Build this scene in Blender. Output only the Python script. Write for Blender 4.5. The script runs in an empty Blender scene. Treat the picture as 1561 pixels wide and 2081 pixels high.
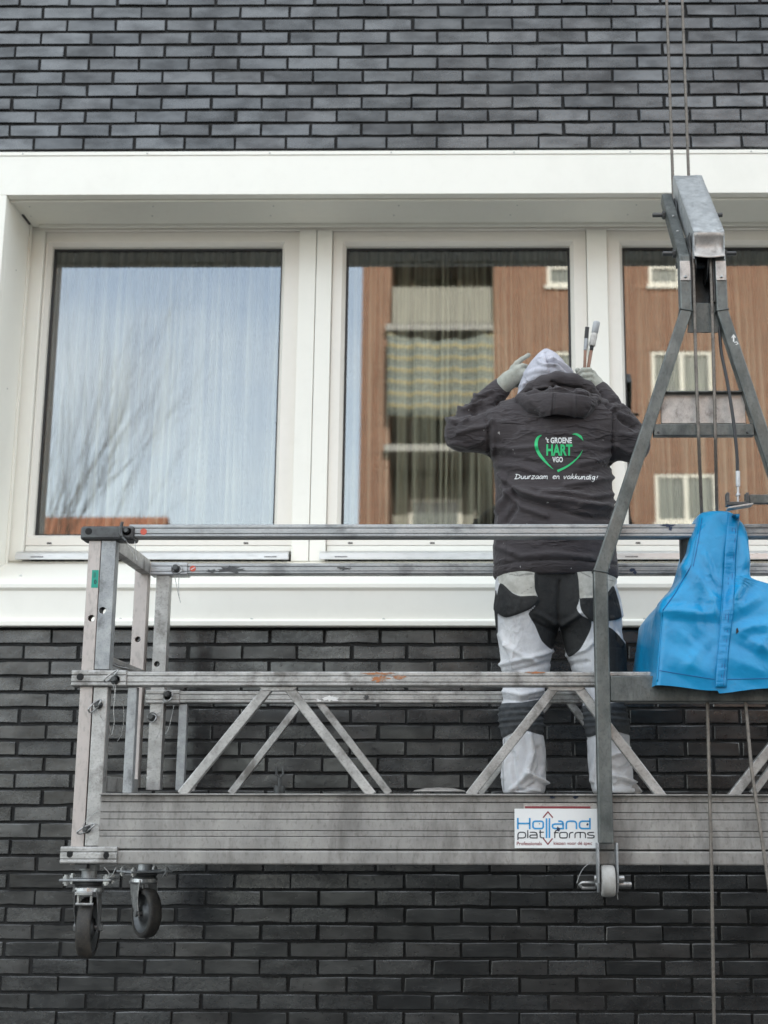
import bpy, bmesh, math, random
import numpy as np
from mathutils import Vector, Matrix, noise
from mathutils.bvhtree import BVHTree

random.seed(7)
RNG = np.random.default_rng(7)
SC = bpy.context.scene
COL = SC.collection
R_ = math.radians

# ------------------------------------------------------------------ camera
F_PX, CX, CY = 2774.0, 935.0, 1040.0           # focal length and principal point, in photo pixels (1561 x 2081)
EYE = Vector((0.0, 0.0, 1.65))
PITCH, YAW, ROLL = R_(12.2), R_(0.6), 0.0015
CF = Vector((-math.sin(YAW)*math.cos(PITCH), math.cos(YAW)*math.cos(PITCH), math.sin(PITCH)))
CR0 = Vector((math.cos(YAW), math.sin(YAW), 0.0))
CU0 = CR0.cross(CF)
CR = CR0*math.cos(ROLL) + CU0*math.sin(ROLL)
CU = -CR0*math.sin(ROLL) + CU0*math.cos(ROLL)
cam = bpy.data.cameras.new('camera')
cam.sensor_fit = 'VERTICAL'; cam.sensor_height = 36.0
cam.lens = 36.0*F_PX/2081.0
cam.shift_x = (780.5-CX)/2081.0
cam.clip_start = 0.1; cam.clip_end = 600
cam.dof.use_dof = True; cam.dof.focus_distance = 4.95; cam.dof.aperture_fstop = 2.5
camo = bpy.data.objects.new('camera', cam); COL.objects.link(camo)
m = Matrix((CR, CU, -CF)).transposed().to_4x4(); m.translation = EYE
camo.matrix_world = m
SC.camera = camo

# ------------------------------------------------------------------ sky, sun, exposure
SUN_EL, SUN_AZ = R_(29), R_(14)               # the sun stands behind this facade: the street side is in open shade
w = bpy.data.worlds.new('World'); SC.world = w; w.use_nodes = True
nt = w.node_tree; nt.nodes.clear()
wo = nt.nodes.new('ShaderNodeOutputWorld'); bg = nt.nodes.new('ShaderNodeBackground')
sky = nt.nodes.new('ShaderNodeTexSky'); sky.sky_type = 'NISHITA'; sky.sun_disc = False
sky.sun_elevation = SUN_EL; sky.sun_rotation = SUN_AZ; sky.dust_density = 1.6; sky.ozone_density = 0.2; sky.air_density = 1.0
tc = nt.nodes.new('ShaderNodeTexCoord'); mp = nt.nodes.new('ShaderNodeMapping'); mp.inputs['Scale'].default_value = (1.2, 1.6, 3.4)
mp.inputs['Rotation'].default_value = (0.3, 0.15, 0.5)
ns = nt.nodes.new('ShaderNodeTexNoise'); ns.inputs['Scale'].default_value = 1.5; ns.inputs['Detail'].default_value = 6; ns.inputs['Roughness'].default_value = 0.55
rp = nt.nodes.new('ShaderNodeMapRange'); rp.inputs['From Min'].default_value = 0.38; rp.inputs['From Max'].default_value = 0.78
rp.inputs['To Min'].default_value = 0.30; rp.inputs['To Max'].default_value = 0.80
mx = nt.nodes.new('ShaderNodeMix'); mx.data_type = 'RGBA'; mx.inputs['B'].default_value = (7.2, 7.4, 7.1, 1)
nt.links.new(tc.outputs['Generated'], mp.inputs['Vector']); nt.links.new(mp.outputs['Vector'], ns.inputs['Vector'])
nt.links.new(ns.outputs['Fac'], rp.inputs['Value']); nt.links.new(rp.outputs['Result'], mx.inputs['Factor'])
nt.links.new(sky.outputs['Color'], mx.inputs['A']); nt.links.new(mx.outputs['Result'], bg.inputs['Color'])
bg.inputs['Strength'].default_value = 0.12
nt.links.new(bg.outputs['Background'], wo.inputs['Surface'])
sl = bpy.data.lights.new('sun', 'SUN'); sl.energy = 2.6; sl.angle = R_(0.5); sl.color = (1.0, 0.95, 0.87)
so = bpy.data.objects.new('sun', sl); COL.objects.link(so)
sd = Vector((math.sin(SUN_AZ)*math.cos(SUN_EL), math.cos(SUN_AZ)*math.cos(SUN_EL), math.sin(SUN_EL)))
so.rotation_euler = (-sd).to_track_quat('-Z', 'Y').to_euler(); so.location = (0, 30, 40)
SC.view_settings.view_transform = 'Standard'; SC.view_settings.look = 'None'
SC.view_settings.gamma = 1.0; SC.view_settings.exposure = 2.05
SC.render.engine = 'CYCLES'
SC.cycles.max_bounces = 8; SC.cycles.transparent_max_bounces = 12
try: SC.cycles.use_denoising = True
except Exception: pass

# ------------------------------------------------------------------ projection helpers
def at(px, py, D):
    """World point on the plane Y = D seen at photo pixel (px, py)."""
    d = CR*((px-CX)/F_PX) + CU*((CY-py)/F_PX) + CF
    return EYE + d*(D/d.y)
def proj_np(P):
    Q = P - np.array(EYE)
    x = Q@np.array(CR); y = Q@np.array(CU); z = Q@np.array(CF)
    return CX + F_PX*x/z, CY - F_PX*y/z
V = Vector

# ------------------------------------------------------------------ materials
MATS = {}
def new_mat(name):
    mt = bpy.data.materials.new(name); mt.use_nodes = True
    n = mt.node_tree.nodes; b = n['Principled BSDF']
    return mt, mt.node_tree, b
def rgb(c): return (c[0], c[1], c[2], 1)
def plain(name, c, rough=0.5, metal=0.0, spec=0.5):
    mt, t, b = new_mat(name)
    b.inputs['Base Color'].default_value = rgb(c); b.inputs['Roughness'].default_value = rough
    b.inputs['Metallic'].default_value = metal; b.inputs['Specular IOR Level'].default_value = spec
    MATS[name] = mt; return mt
def noise_node(t, scale, detail=4, rough=0.55, stretch=(1, 1, 1), coord='Object'):
    tc = t.nodes.new('ShaderNodeTexCoord'); mp = t.nodes.new('ShaderNodeMapping'); mp.inputs['Scale'].default_value = stretch
    ns = t.nodes.new('ShaderNodeTexNoise'); ns.inputs['Scale'].default_value = scale; ns.inputs['Detail'].default_value = detail
    ns.inputs['Roughness'].default_value = rough
    t.links.new(tc.outputs[coord], mp.inputs['Vector']); t.links.new(mp.outputs['Vector'], ns.inputs['Vector'])
    return ns
def ramp(t, src, lo, hi, a=0.0, b=1.0):
    r = t.nodes.new('ShaderNodeMapRange'); r.inputs['From Min'].default_value = lo; r.inputs['From Max'].default_value = hi
    r.inputs['To Min'].default_value = a; r.inputs['To Max'].default_value = b
    t.links.new(src, r.inputs['Value']); return r.outputs['Result']
def mixc(t, fac, a, b):
    m = t.nodes.new('ShaderNodeMix'); m.data_type = 'RGBA'
    for s, v in (('A', a), ('B', b)):
        if isinstance(v, tuple): m.inputs[s].default_value = rgb(v)
        else: t.links.new(v, m.inputs[s])
    if isinstance(fac, (int, float)): m.inputs['Factor'].default_value = fac
    else: t.links.new(fac, m.inputs['Factor'])
    return m.outputs['Result']
def math_(t, op, a, b=None):
    m = t.nodes.new('ShaderNodeMath'); m.operation = op
    for i, v in enumerate((a, b)):
        if v is None: continue
        if isinstance(v, (int, float)): m.inputs[i].default_value = v
        else: t.links.new(v, m.inputs[i])
    return m.outputs[0]
def creases(t, scale, stretch=(1, 1, 1), seed=0.0):
    """Thin crumple lines: ridges where a noise crosses its middle value."""
    n = noise_node(t, scale, 3, .5, stretch); m = noise_node(t, scale*.6, 2, .5, stretch)
    r = math_(t, 'ABSOLUTE', math_(t, 'SUBTRACT', n.outputs['Fac'], .5)); r = ramp(t, r, 0, .09, 1, 0)
    return math_(t, 'MULTIPLY', r, ramp(t, m.outputs['Fac'], .42, .62))
def bump(t, b, src, strength, dist=0.01, prev=None):
    n = t.nodes.new('ShaderNodeBump'); n.inputs['Strength'].default_value = strength; n.inputs['Distance'].default_value = dist
    t.links.new(src, n.inputs['Height'])
    if prev: t.links.new(prev, n.inputs['Normal'])
    t.links.new(n.outputs['Normal'], b.inputs['Normal']); return n.outputs['Normal']
def worn(name, c1, c2, dirt, scale=14, rough=0.45, metal=0.5, stretch=(1, 1, 1), dirt_lo=0.56, dirt_hi=0.72, dirt_max=0.75, bmp=0.12, fleck=None):
    """Weathered metal or paint: two-tone mottling, dirt patches, uneven gloss, fine relief."""
    mt, t, b = new_mat(name)
    n1 = noise_node(t, scale, 5, 0.6, stretch); n2 = noise_node(t, scale*0.55, 6, 0.65, (stretch[0]*1.3, 1.2, stretch[2]*0.9)); n3 = noise_node(t, scale*9, 3, 0.6, stretch)
    col = mixc(t, ramp(t, n1.outputs['Fac'], 0.35, 0.65), c1, c2)
    col = mixc(t, ramp(t, n2.outputs['Fac'], dirt_lo, dirt_hi, 0, dirt_max), col, dirt)
    col = mixc(t, ramp(t, n3.outputs['Fac'], 0.52, 0.70, 0, 0.45 if bmp > .05 else .08), col, dirt)
    if fleck:
        n4 = noise_node(t, scale*1.7, 2, 0.5)
        col = mixc(t, ramp(t, n4.outputs['Fac'], 0.705, 0.72, 0, 0.8), col, fleck)
    t.links.new(col, b.inputs['Base Color'])
    t.links.new(ramp(t, n2.outputs['Fac'], 0.3, 0.7, rough-0.1, rough+0.2), b.inputs['Roughness'])
    b.inputs['Metallic'].default_value = metal
    bump(t, b, n3.outputs['Fac'], bmp, 0.004)
    MATS[name] = mt; return mt

worn('alu', (.50, .49, .475), (.34, .333, .32), (.12, .108, .096), 15, .40, .55, (.9, 1, 1.1), .52, .66, .8, .2)
worn('alu_clean', (.55, .55, .55), (.45, .46, .47), (.24, .24, .24), 12, .38, .6, (.3, 1, 1))
worn('alu_pink', (.52, .46, .43), (.45, .41, .385), (.25, .23, .21), 9, .45, .35, (1, 1, .4), .56, .75, .5)
worn('galv', (.40, .41, .41), (.28, .29, .30), (.13, .13, .13), 20, .45, .5, (1, 1, 1), .54, .66, .7, .15)
worn('galv_rail', (.44, .445, .445), (.33, .34, .345), (.17, .17, .17), 14, .40, .5, (.7, 1, 1.5), .56, .66, .6, .12)
worn('stirrup_steel', (.165, .175, .168), (.085, .094, .09), (.05, .05, .05), 15, .42, .6, (1, 1, .6), .55, .72, .7, .3)
worn('head_steel', (.47, .485, .49), (.34, .355, .36), (.17, .17, .165), 34, .42, .4, (1, 1, 1), .54, .68, .5, .25)
worn('beam_alu', (.36, .345, .325), (.25, .24, .228), (.11, .098, .088), 7, .52, .35, (1.4, 1, .7), .5, .70, .75, .16)
worn('plate_warm', (.52, .49, .46), (.40, .375, .355), (.2, .17, .15), 30, .4, .5)
worn('steel_dark', (.10, .105, .105), (.07, .07, .072), (.03, .03, .03), 30, .4, .6)
worn('chrome_worn', (.5, .5, .49), (.3, .3, .3), (.08, .07, .06), 30, .3, .8, bmp=.1)
worn('tyre_rubber', (.02, .019, .019), (.035, .032, .029), (.10, .085, .065), 18, .6, 0, (1, 1, 1), .5, .7, .6)
worn('roller_white', (.40, .39, .37), (.30, .29, .275), (.25, .22, .18), 22, .5, 0)
worn('frame_white', (.88, .855, .78), (.86, .835, .76), (.70, .67, .60), 2.5, .38, 0, (1, 1, 1), .55, .8, .35, .02)
worn('frame_warm', (.83, .785, .715), (.81, .77, .70), (.62, .57, .5), 2.5, .4, 0, (1, 1, 1), .55, .8, .3, .02)
worn('soffit_grey', (.82, .80, .72), (.80, .775, .70), (.6, .58, .52), 3, .55, 0, (1, 1, 1), .55, .8, .2, .02)
worn('drip_alu', (.62, .62, .61), (.55, .55, .55), (.4, .4, .39), 8, .35, .5, (.2, 1, 1))
plain('black', (.012, .012, .012), .5)
plain('rubber_black', (.02, .02, .021), .45)
plain('screw_grey', (.55, .55, .52), .35, .5)
plain('hole_dark', (.01, .01, .01), .8)
plain('room_dark', (.06, .055, .05), .9)
plain('sticker_green', (.0, .30, .22), .4)
plain('sticker_red', (.60, .10, .06), .5)
worn('paint_orange', (.42, .15, .05), (.34, .15, .07), (.3, .26, .22), 60, .7, 0, (1, 1, 1), .5, .6, .9)
plain('paint_white', (.8, .79, .76), .6)
plain('paint_navy', (.02, .035, .075), .6)
plain('sign_white', (.76, .76, .75), .35)
plain('print_blue', (.03, .28, .58), .4)
plain('print_black', (.02, .022, .03), .4)
plain('print_red', (.22, .035, .045), .4)
plain('print_white', (.72, .73, .72), .8)
plain('print_green', (.02, .50, .17), .5)
plain('skin', (.55, .36, .27), .55)
plain('shoe_black', (.03, .03, .03), .6)

# bricks: one material, tone varies from brick to brick
def brick_material():
    mt, t, b = new_mat('brick_anthracite')
    oi = t.nodes.new('ShaderNodeObjectInfo'); ge = t.nodes.new('ShaderNodeNewGeometry')
    r = math_(t, 'FRACT', math_(t, 'ADD', oi.outputs['Random'], ge.outputs['Random Per Island']))
    cr = t.nodes.new('ShaderNodeValToRGB'); cr.color_ramp.interpolation = 'LINEAR'
    els = [(0, (.004, .0054, .0066)), (.25, (.0056, .0074, .0094)), (.5, (.0062, .0068, .0080)), (.72, (.0098, .0120, .0147)), (.88, (.0098, .0086, .0092)), (1, (.0044, .0047, .0054))]
    cr.color_ramp.elements[0].position = 0; cr.color_ramp.elements[0].color = rgb(els[0][1])
    cr.color_ramp.elements[1].position = 1; cr.color_ramp.elements[1].color = rgb(els[-1][1])
    for p, c in els[1:-1]:
        e = cr.color_ramp.elements.new(p); e.color = rgb(c)
    t.links.new(r, cr.inputs['Fac'])
    tc = t.nodes.new('ShaderNodeNewGeometry')
    def pn(scale, st, det=4):
        mp = t.nodes.new('ShaderNodeMapping'); mp.inputs['Scale'].default_value = st
        n = t.nodes.new('ShaderNodeTexNoise'); n.inputs['Scale'].default_value = scale; n.inputs['Detail'].default_value = det
        t.links.new(tc.outputs['Position'], mp.inputs['Vector']); t.links.new(mp.outputs['Vector'], n.inputs['Vector']); return n.outputs['Fac']
    streak = pn(7, (1, 1, 2.2)); fine = pn(160, (1, 1, 1.6), 3); mid = pn(38, (1, 1, 1.5), 4)
    col = mixc(t, ramp(t, streak, .52, .72, 0, .75), cr.outputs['Color'], (.008, .008, .009))
    col = mixc(t, ramp(t, streak, .30, .44, .5, 0), col, (.017, .0195, .021))
    col = mixc(t, ramp(t, fine, .62, .74, 0, .3), col, (.028, .029, .029))
    t.links.new(col, b.inputs['Base Color'])
    t.links.new(math_(t, 'ADD', ramp(t, mid, .3, .7, .19, .30), ramp(t, r, 0, 1, -.03, .07)), b.inputs['Roughness'])
    b.inputs['IOR'].default_value = 1.82
    glz = math_(t, 'MULTIPLY', ramp(t, streak, .40, .66, .62, .36), ramp(t, math_(t, 'FRACT', math_(t, 'MULTIPLY', r, 7.31)), 0, 1, .78, 1.2)); t.links.new(glz, b.inputs['Specular IOR Level'])
    p = bump(t, b, mid, .10, .004); bump(t, b, fine, .28, .0014, p)
    MATS['brick'] = mt
brick_material()
worn('mortar', (.028, .0275, .027), (.020, .020, .020), (.016, .016, .016), 40, .95, 0, bmp=.4)

# ------------------------------------------------------------------ object helpers
def tag(o, label=None, cat=None, group=None, kind=None):
    if label: o['label'] = label
    if cat: o['category'] = cat
    if group: o['group'] = group
    if kind: o['kind'] = kind
    return o
def empty(name, loc, label=None, cat=None, group=None, kind=None):
    o = bpy.data.objects.new(name, None); COL.objects.link(o); o.location = loc; o.empty_display_size = .1
    return tag(o, label, cat, group, kind)
def wloc(o):
    v = Vector((0, 0, 0))
    while o is not None:
        v += o.location; o = o.parent
    return v
def link_mesh(name, me, mat, parent=None, smooth=False, bevel=0, seg=2, angle=35):
    """Link a mesh whose vertices are in world coordinates, as a child when parent is given."""
    o = bpy.data.objects.new(name, me); COL.objects.link(o)
    if parent is not None:
        o.parent = parent
        off = wloc(parent)
        if off.length: me.transform(Matrix.Translation(-off))
    if isinstance(mat, str): mat = MATS[mat]
    if mat is not None and not me.materials: me.materials.append(mat)
    if smooth: me.polygons.foreach_set('use_smooth', [True]*len(me.polygons))
    if bevel:
        b = o.modifiers.new('bevel', 'BEVEL'); b.width = bevel; b.segments = seg; b.limit_method = 'ANGLE'; b.angle_limit = R_(angle)
        b.harden_normals = False
    return o
class MB:
    def __init__(s): s.v = []; s.f = []
    def add(s, vs, fs):
        o = len(s.v); s.v += [tuple(q) for q in vs]; s.f += [tuple(i+o for i in f) for f in fs]; return s
    def box(s, lo, hi):
        (a, b, c), (d, e, f) = lo, hi
        return s.add([(a, b, c), (d, b, c), (d, e, c), (a, e, c), (a, b, f), (d, b, f), (d, e, f), (a, e, f)],
                     [(0, 3, 2, 1), (4, 5, 6, 7), (0, 1, 5, 4), (1, 2, 6, 5), (2, 3, 7, 6), (3, 0, 4, 7)])
    def prism(s, poly, p, q, up=None):
        """Extrude a 2-D outline from p to q; outline axes are (side, up)."""
        p, q = Vector(p), Vector(q); d = (q-p).normalized()
        up = Vector(up or (0, 0, 1)); side = d.cross(up).normalized(); up = side.cross(d).normalized()
        n = len(poly)
        vs = [p + side*a + up*b for a, b in poly] + [q + side*a + up*b for a, b in poly]
        fs = [tuple(range(n-1, -1, -1)), tuple(range(n, 2*n))] + [(i, (i+1) % n, n+(i+1) % n, n+i) for i in range(n)]
        return s.add(vs, fs)
    def bar(s, p, q, wd, ht, up=None):
        return s.prism([(-wd/2, -ht/2), (wd/2, -ht/2), (wd/2, ht/2), (-wd/2, ht/2)], p, q, up)
    def cyl(s, p, q, r, n=20, r2=None):
        r2 = r if r2 is None else r2
        p, q = Vector(p), Vector(q); d = (q-p).normalized(); a = d.orthogonal().normalized(); b = d.cross(a)
        vs = [p + (a*math.cos(2*math.pi*i/n) + b*math.sin(2*math.pi*i/n))*r for i in range(n)]
        vs += [q + (a*math.cos(2*math.pi*i/n) + b*math.sin(2*math.pi*i/n))*r2 for i in range(n)]
        return s.add(vs, [tuple(range(n-1, -1, -1)), tuple(range(n, 2*n))] + [(i, (i+1) % n, n+(i+1) % n, n+i) for i in range(n)])
    def tube(s, pts, r, n=8, caps=True):
        pts = [Vector(p) for p in pts]; rs = r if isinstance(r, (list, tuple)) else [r]*len(pts)
        k = len(pts); prev = None; vs = []
        for i, p in enumerate(pts):
            d = (pts[min(i+1, k-1)] - pts[max(i-1, 0)])
            d = d.normalized() if d.length > 1e-9 else Vector((0, 0, 1))
            a = (prev - d*prev.dot(d)) if prev is not None else d.orthogonal()
            if a.length < 1e-6: a = d.orthogonal()
            a.normalize(); b = d.cross(a); prev = a
            vs += [p + (a*math.cos(2*math.pi*j/n) + b*math.sin(2*math.pi*j/n))*rs[i] for j in range(n)]
        fs = [(i*n+j, i*n+(j+1) % n, (i+1)*n+(j+1) % n, (i+1)*n+j) for i in range(k-1) for j in range(n)]
        if caps: fs += [tuple(range(n-1, -1, -1)), tuple(range((k-1)*n, k*n))]
        return s.add(vs, fs)
    def lathe(s, prof, p, axis, n=28):
        """Revolve (radius, offset along axis) pairs about the axis through p."""
        p = Vector(p); d = Vector(axis).normalized(); a = d.orthogonal().normalized(); b = d.cross(a); k = len(prof)
        vs = [p + d*h + (a*math.cos(2*math.pi*j/n) + b*math.sin(2*math.pi*j/n))*r for r, h in prof for j in range(n)]
        fs = [(i*n+j, i*n+(j+1) % n, (i+1)*n+(j+1) % n, (i+1)*n+j) for i in range(k-1) for j in range(n)]
        return s.add(vs, fs)
    def mesh(s, name):
        me = bpy.data.meshes.new(name); me.from_pydata(s.v, [], s.f); me.validate(); me.update(); return me
    def build(s, name, mat, parent=None, **k):
        me = s.mesh(name)
        bm = bmesh.new(); bm.from_mesh(me); bmesh.ops.recalc_face_normals(bm, faces=bm.faces); bm.to_mesh(me); bm.free()
        return link_mesh(name, me, mat, parent, **k)
def cut(o, cutters):
    """Boolean holes, applied."""
    for c in cutters:
        co = link_mesh('cutter', c.mesh('cutter'), None, None)
        if o.parent: co.location = -wloc(o.parent); 
        co.location = (0, 0, 0)
        md = o.modifiers.new('cut', 'BOOLEAN'); md.operation = 'DIFFERENCE'; md.solver = 'EXACT'; md.object = co
        dg = bpy.context.evaluated_depsgraph_get(); dg.update()
        me = bpy.data.meshes.new_from_object(o.evaluated_get(dg))
        o.modifiers.remove(md); o.data = me
        bpy.data.objects.remove(co)
    return o
def copy_to(o, loc, parent=None, name=None):
    c = o.copy(); COL.objects.link(c); c.location = loc
    if parent is not None: c.parent = parent
    return c
def hexbolt(mb, p, axis, r=.009, h=.007): mb.cyl(p, Vector(p)+Vector(axis)*h, r, 6)
def dot_mesh(r=.006):
    mb = MB(); mb.lathe([(r, 0), (r*.95, .25*r), (r*.7, .55*r), (.02*r, .65*r)], (0, 0, 0), (0, -1, 0), 12); return mb.mesh('screw')

# ------------------------------------------------------------------ implicit surfaces (for cloth, gloves and the body)
def grid(lo, hi, h):
    ax = [np.arange(lo[i], hi[i]+h, h, dtype=np.float32) for i in range(3)]
    G = np.stack(np.meshgrid(*ax, indexing='ij'), -1)
    return G
def surface_nets(Fv, lo, h):
    S = Fv < 0; nx, ny, nz = Fv.shape
    acc = np.zeros((nx-1, ny-1, nz-1, 3), np.float32); cnt = np.zeros((nx-1, ny-1, nz-1), np.float32)
    cs = [(i, j, k) for i in (0, 1) for j in (0, 1) for k in (0, 1)]
    sl_ = lambda c: (slice(c[0], nx-1+c[0]), slice(c[1], ny-1+c[1]), slice(c[2], nz-1+c[2]))
    for a in cs:
        for ax in range(3):
            if a[ax]: continue
            b = list(a); b[ax] = 1
            fa, fb = Fv[sl_(a)], Fv[sl_(b)]; mk = (fa < 0) != (fb < 0)
            t = np.where(mk, fa/np.where(mk, fa-fb, 1), 0)
            for q in range(3):
                acc[..., q] += np.where(mk, a[q] + (t if q == ax else 0), 0)
            cnt += mk
    act = cnt > 0
    idx = -np.ones(act.shape, np.int64); idx[act] = np.arange(act.sum())
    ijk = np.argwhere(act)
    P = (ijk + acc[act]/cnt[act][:, None])*h + np.array(lo, np.float32)
    quads = []
    for ax in range(3):
        o1, o2 = (ax+1) % 3, (ax+2) % 3
        shp = [slice(1, -1)]*3; shp[ax] = slice(0, -1)
        n = list(Fv.shape)
        A = [slice(1, n[i]-1) for i in range(3)]; B = list(A)
        A[ax] = slice(0, n[ax]-1); B[ax] = slice(1, n[ax])
        sa, sb = S[tuple(A)], S[tuple(B)]
        e = np.argwhere(sa != sb); flip = sa[sa != sb]
        base = e.copy(); base[:, o1] += 1; base[:, o2] += 1
        def cell(d1, d2):
            c = base.copy(); c[:, o1] -= d1; c[:, o2] -= d2
            return idx[c[:, 0], c[:, 1], c[:, 2]]
        q = np.stack([cell(1, 1), cell(0, 1), cell(0, 0), cell(1, 0)], 1)
        q[~flip] = q[~flip][:, ::-1]
        quads.append(q)
    Q = np.concatenate(quads); Q = Q[(Q >= 0).all(1)]
    return P, Q
def np_mesh(name, P, Q):
    me = bpy.data.meshes.new(name)
    me.from_pydata(P.tolist(), [], Q.tolist()); me.update(); return me
def smooth_verts(P, Q, it=2, lam=.5):
    n = len(P); E = np.concatenate([Q[:, [0, 1]], Q[:, [1, 2]], Q[:, [2, 3]], Q[:, [3, 0]]])
    for _ in range(it):
        s = np.zeros_like(P); c = np.zeros(n)
        for k in range(3):
            s[:, k] = np.bincount(E[:, 0], P[E[:, 1], k], n) + np.bincount(E[:, 1], P[E[:, 0], k], n)
        c = np.bincount(E[:, 0], minlength=n) + np.bincount(E[:, 1], minlength=n)
        P = P + lam*(s/np.maximum(c, 1)[:, None] - P)
    return P
def rcone(P, a, b, ra, rb, flat=None):
    a = np.array(a, np.float32); b = np.array(b, np.float32); d = b-a
    t = np.clip(((P-a)@d)/max(d@d, 1e-9), 0, 1)
    return np.linalg.norm(P - a - t[..., None]*d, axis=-1) - (ra + (rb-ra)*t)
def smin(a, b, k):
    h = np.clip(.5 + .5*(b-a)/k, 0, 1); return b*(1-h) + a*h - k*h*(1-h)
def loft_sdf(P, rows, nexp=2.4):
    """Stacked ellipses; rows = (z, xleft, xright, ycentre, half depth), sorted by z."""
    r = np.array(sorted(rows), np.float32); z = P[..., 2]
    xl = np.interp(z, r[:, 0], r[:, 1]); xr = np.interp(z, r[:, 0], r[:, 2]); yc = np.interp(z, r[:, 0], r[:, 3]); b = np.interp(z, r[:, 0], r[:, 4])
    a = (xr-xl)/2; xc = (xr+xl)/2
    q = (np.abs((P[..., 0]-xc)/a)**nexp + np.abs((P[..., 1]-yc)/b)**nexp)**(1/nexp)
    return ((q-1)*np.minimum(a, b)).astype(np.float32), r[0, 0], r[-1, 0]
def vnoise(P, scale, seed=0):
    """Cheap smooth 3-D noise: sum of rotated sines with random phases."""
    rg = np.random.default_rng(seed); out = 0
    for k in range(7):
        d = rg.normal(size=3); d /= np.linalg.norm(d); out = out + np.sin((P@d.astype(np.float32))*scale*(0.6+rg.random()*.9) + rg.random()*6.28)
    return out/7
def poly_sd(px, py, poly):
    """Signed distance in pixels to a polygon, negative inside."""
    p = np.array(poly, float); n = len(p); d = np.full(px.shape, 1e9); ins = np.zeros(px.shape, bool)
    for i in range(n):
        a, b = p[i], p[(i+1) % n]; e = b-a; wx, wy = px-a[0], py-a[1]
        t = np.clip((wx*e[0]+wy*e[1])/(e@e), 0, 1)
        d = np.minimum(d, np.hypot(wx-e[0]*t, wy-e[1]*t))
        c = ((a[1] <= py) & (b[1] > py)) | ((b[1] <= py) & (a[1] > py))
        if e[1] != 0: ins ^= c & (px < a[0] + (py-a[1])/e[1]*e[0])
    return np.where(ins, -d, d)
def seg_tent(px, py, a, b, wd):
    a = np.array(a, float); b = np.array(b, float); e = b-a; wx, wy = px-a[0], py-a[1]
    t = np.clip((wx*e[0]+wy*e[1])/(e@e), 0, 1)
    d = np.hypot(wx-e[0]*t, wy-e[1]*t)
    return np.maximum(0, 1-d/wd)*(np.sin(np.pi*np.clip(t*.94+.03, 0, 1))**.5)
# ================================================================== SETTING
def ground():
    mt, t, b = new_mat('pavement')
    n = noise_node(t, 1.2, 6); f = noise_node(t, 60, 3)
    col = mixc(t, n.outputs['Fac'], (.055, .054, .053), (.085, .082, .078)); col = mixc(t, ramp(t, f.outputs['Fac'], .4, .7), col, (.10, .098, .095))
    t.links.new(col, b.inputs['Base Color']); b.inputs['Roughness'].default_value = .85; bump(t, b, f.outputs['Fac'], .3)
    mb = MB(); mb.add([(-250, -250, 0), (250, -250, 0), (250, 250, 0), (-250, 250, 0)], [(0, 1, 2, 3)])
    tag(mb.build('ground', mt), kind='structure')
ground()

YW, YF, YG = 6.05, 6.00, 6.45                   # brick face, window surround front, glass
Z_TOP = at(600, 307, YF).z; Z_SOF = at(600, 394, YF).z
Z_PB = at(600, 1273, YF).z; Z_PT = at(600, 1186, YF).z; Z_SB = at(600, 1140, YG-.06).z
X_L = at(14, 392, YF).x; X_LO = X_L-.17; X_R = 4.6
JL = X_L                                        # inner face of the left jamb

# ------------------------------------------------------------------ brick wall
wall = empty('brick_wall', (0, YW, 0), 'anthracite brick facade wall around the long white window', 'wall')
def mortar():
    mb = MB(); y0, y1 = YW+.009, YW+.45
    ext = 15
    mb.box((-ext, y0, -.2), (ext, y1, Z_PB)); mb.box((-ext, y0, Z_TOP), (ext, y1, 12.5))
    mb.box((-ext, y0, Z_PB), (X_LO, y1, Z_TOP)); mb.box((X_R, y0, Z_PB), (ext, y1, Z_TOP))
    mb.build('mortar', 'mortar', wall)
mortar()
BP = (at(1460, 1826, YW).x - at(995, 1826, YW).x)/4     # brick pitch
BX = at(1112, 1826, YW).x; BZ = at(341, 1842, YW).z
BC = (at(341, 1842, YW).z - at(300, 1982, YW).z)/4       # course height
JT = .0105
def brick_verts(x0, x1, z0, z1, dy, rg):
    e = .0028; j = lambda s=.0009: rg.uniform(-s, s)
    y = YW + dy
    k = lambda: rg.uniform(-.0011, .0011) - (rg.random() < .10)*rg.uniform(0, .0035)
    u, v = rg.uniform(.25, .45), rg.uniform(.55, .8); L = x1-x0
    pts = [(x0, z0, 1, 1), (x0+L*u, z0, 0, 1), (x0+L*v, z0, 0, 1), (x1, z0, -1, 1), (x1, z1, -1, -1), (x0+L*v, z1, 0, -1), (x0+L*u, z1, 0, -1), (x0, z1, 1, -1)]
    ou = []
    for a, b, sx, sz in pts:
        q = k(); ou.append((a-q*sx, y+e, b-q*sz))
    fr = [(p[0]+e*sx+j(), y, p[2]+e*sz+j()) for p, (_, _, sx, sz) in zip(ou, pts)]
    bk = [(p[0], y+.05, p[2]) for p in ou]; n = 8
    fs = [tuple(range(n))] + [(n+i, n+(i+1) % n, (i+1) % n, i) for i in range(n)] + [(2*n+i, 2*n+(i+1) % n, n+(i+1) % n, n+i) for i in range(n)]
    return fr+ou+bk, fs
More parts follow.
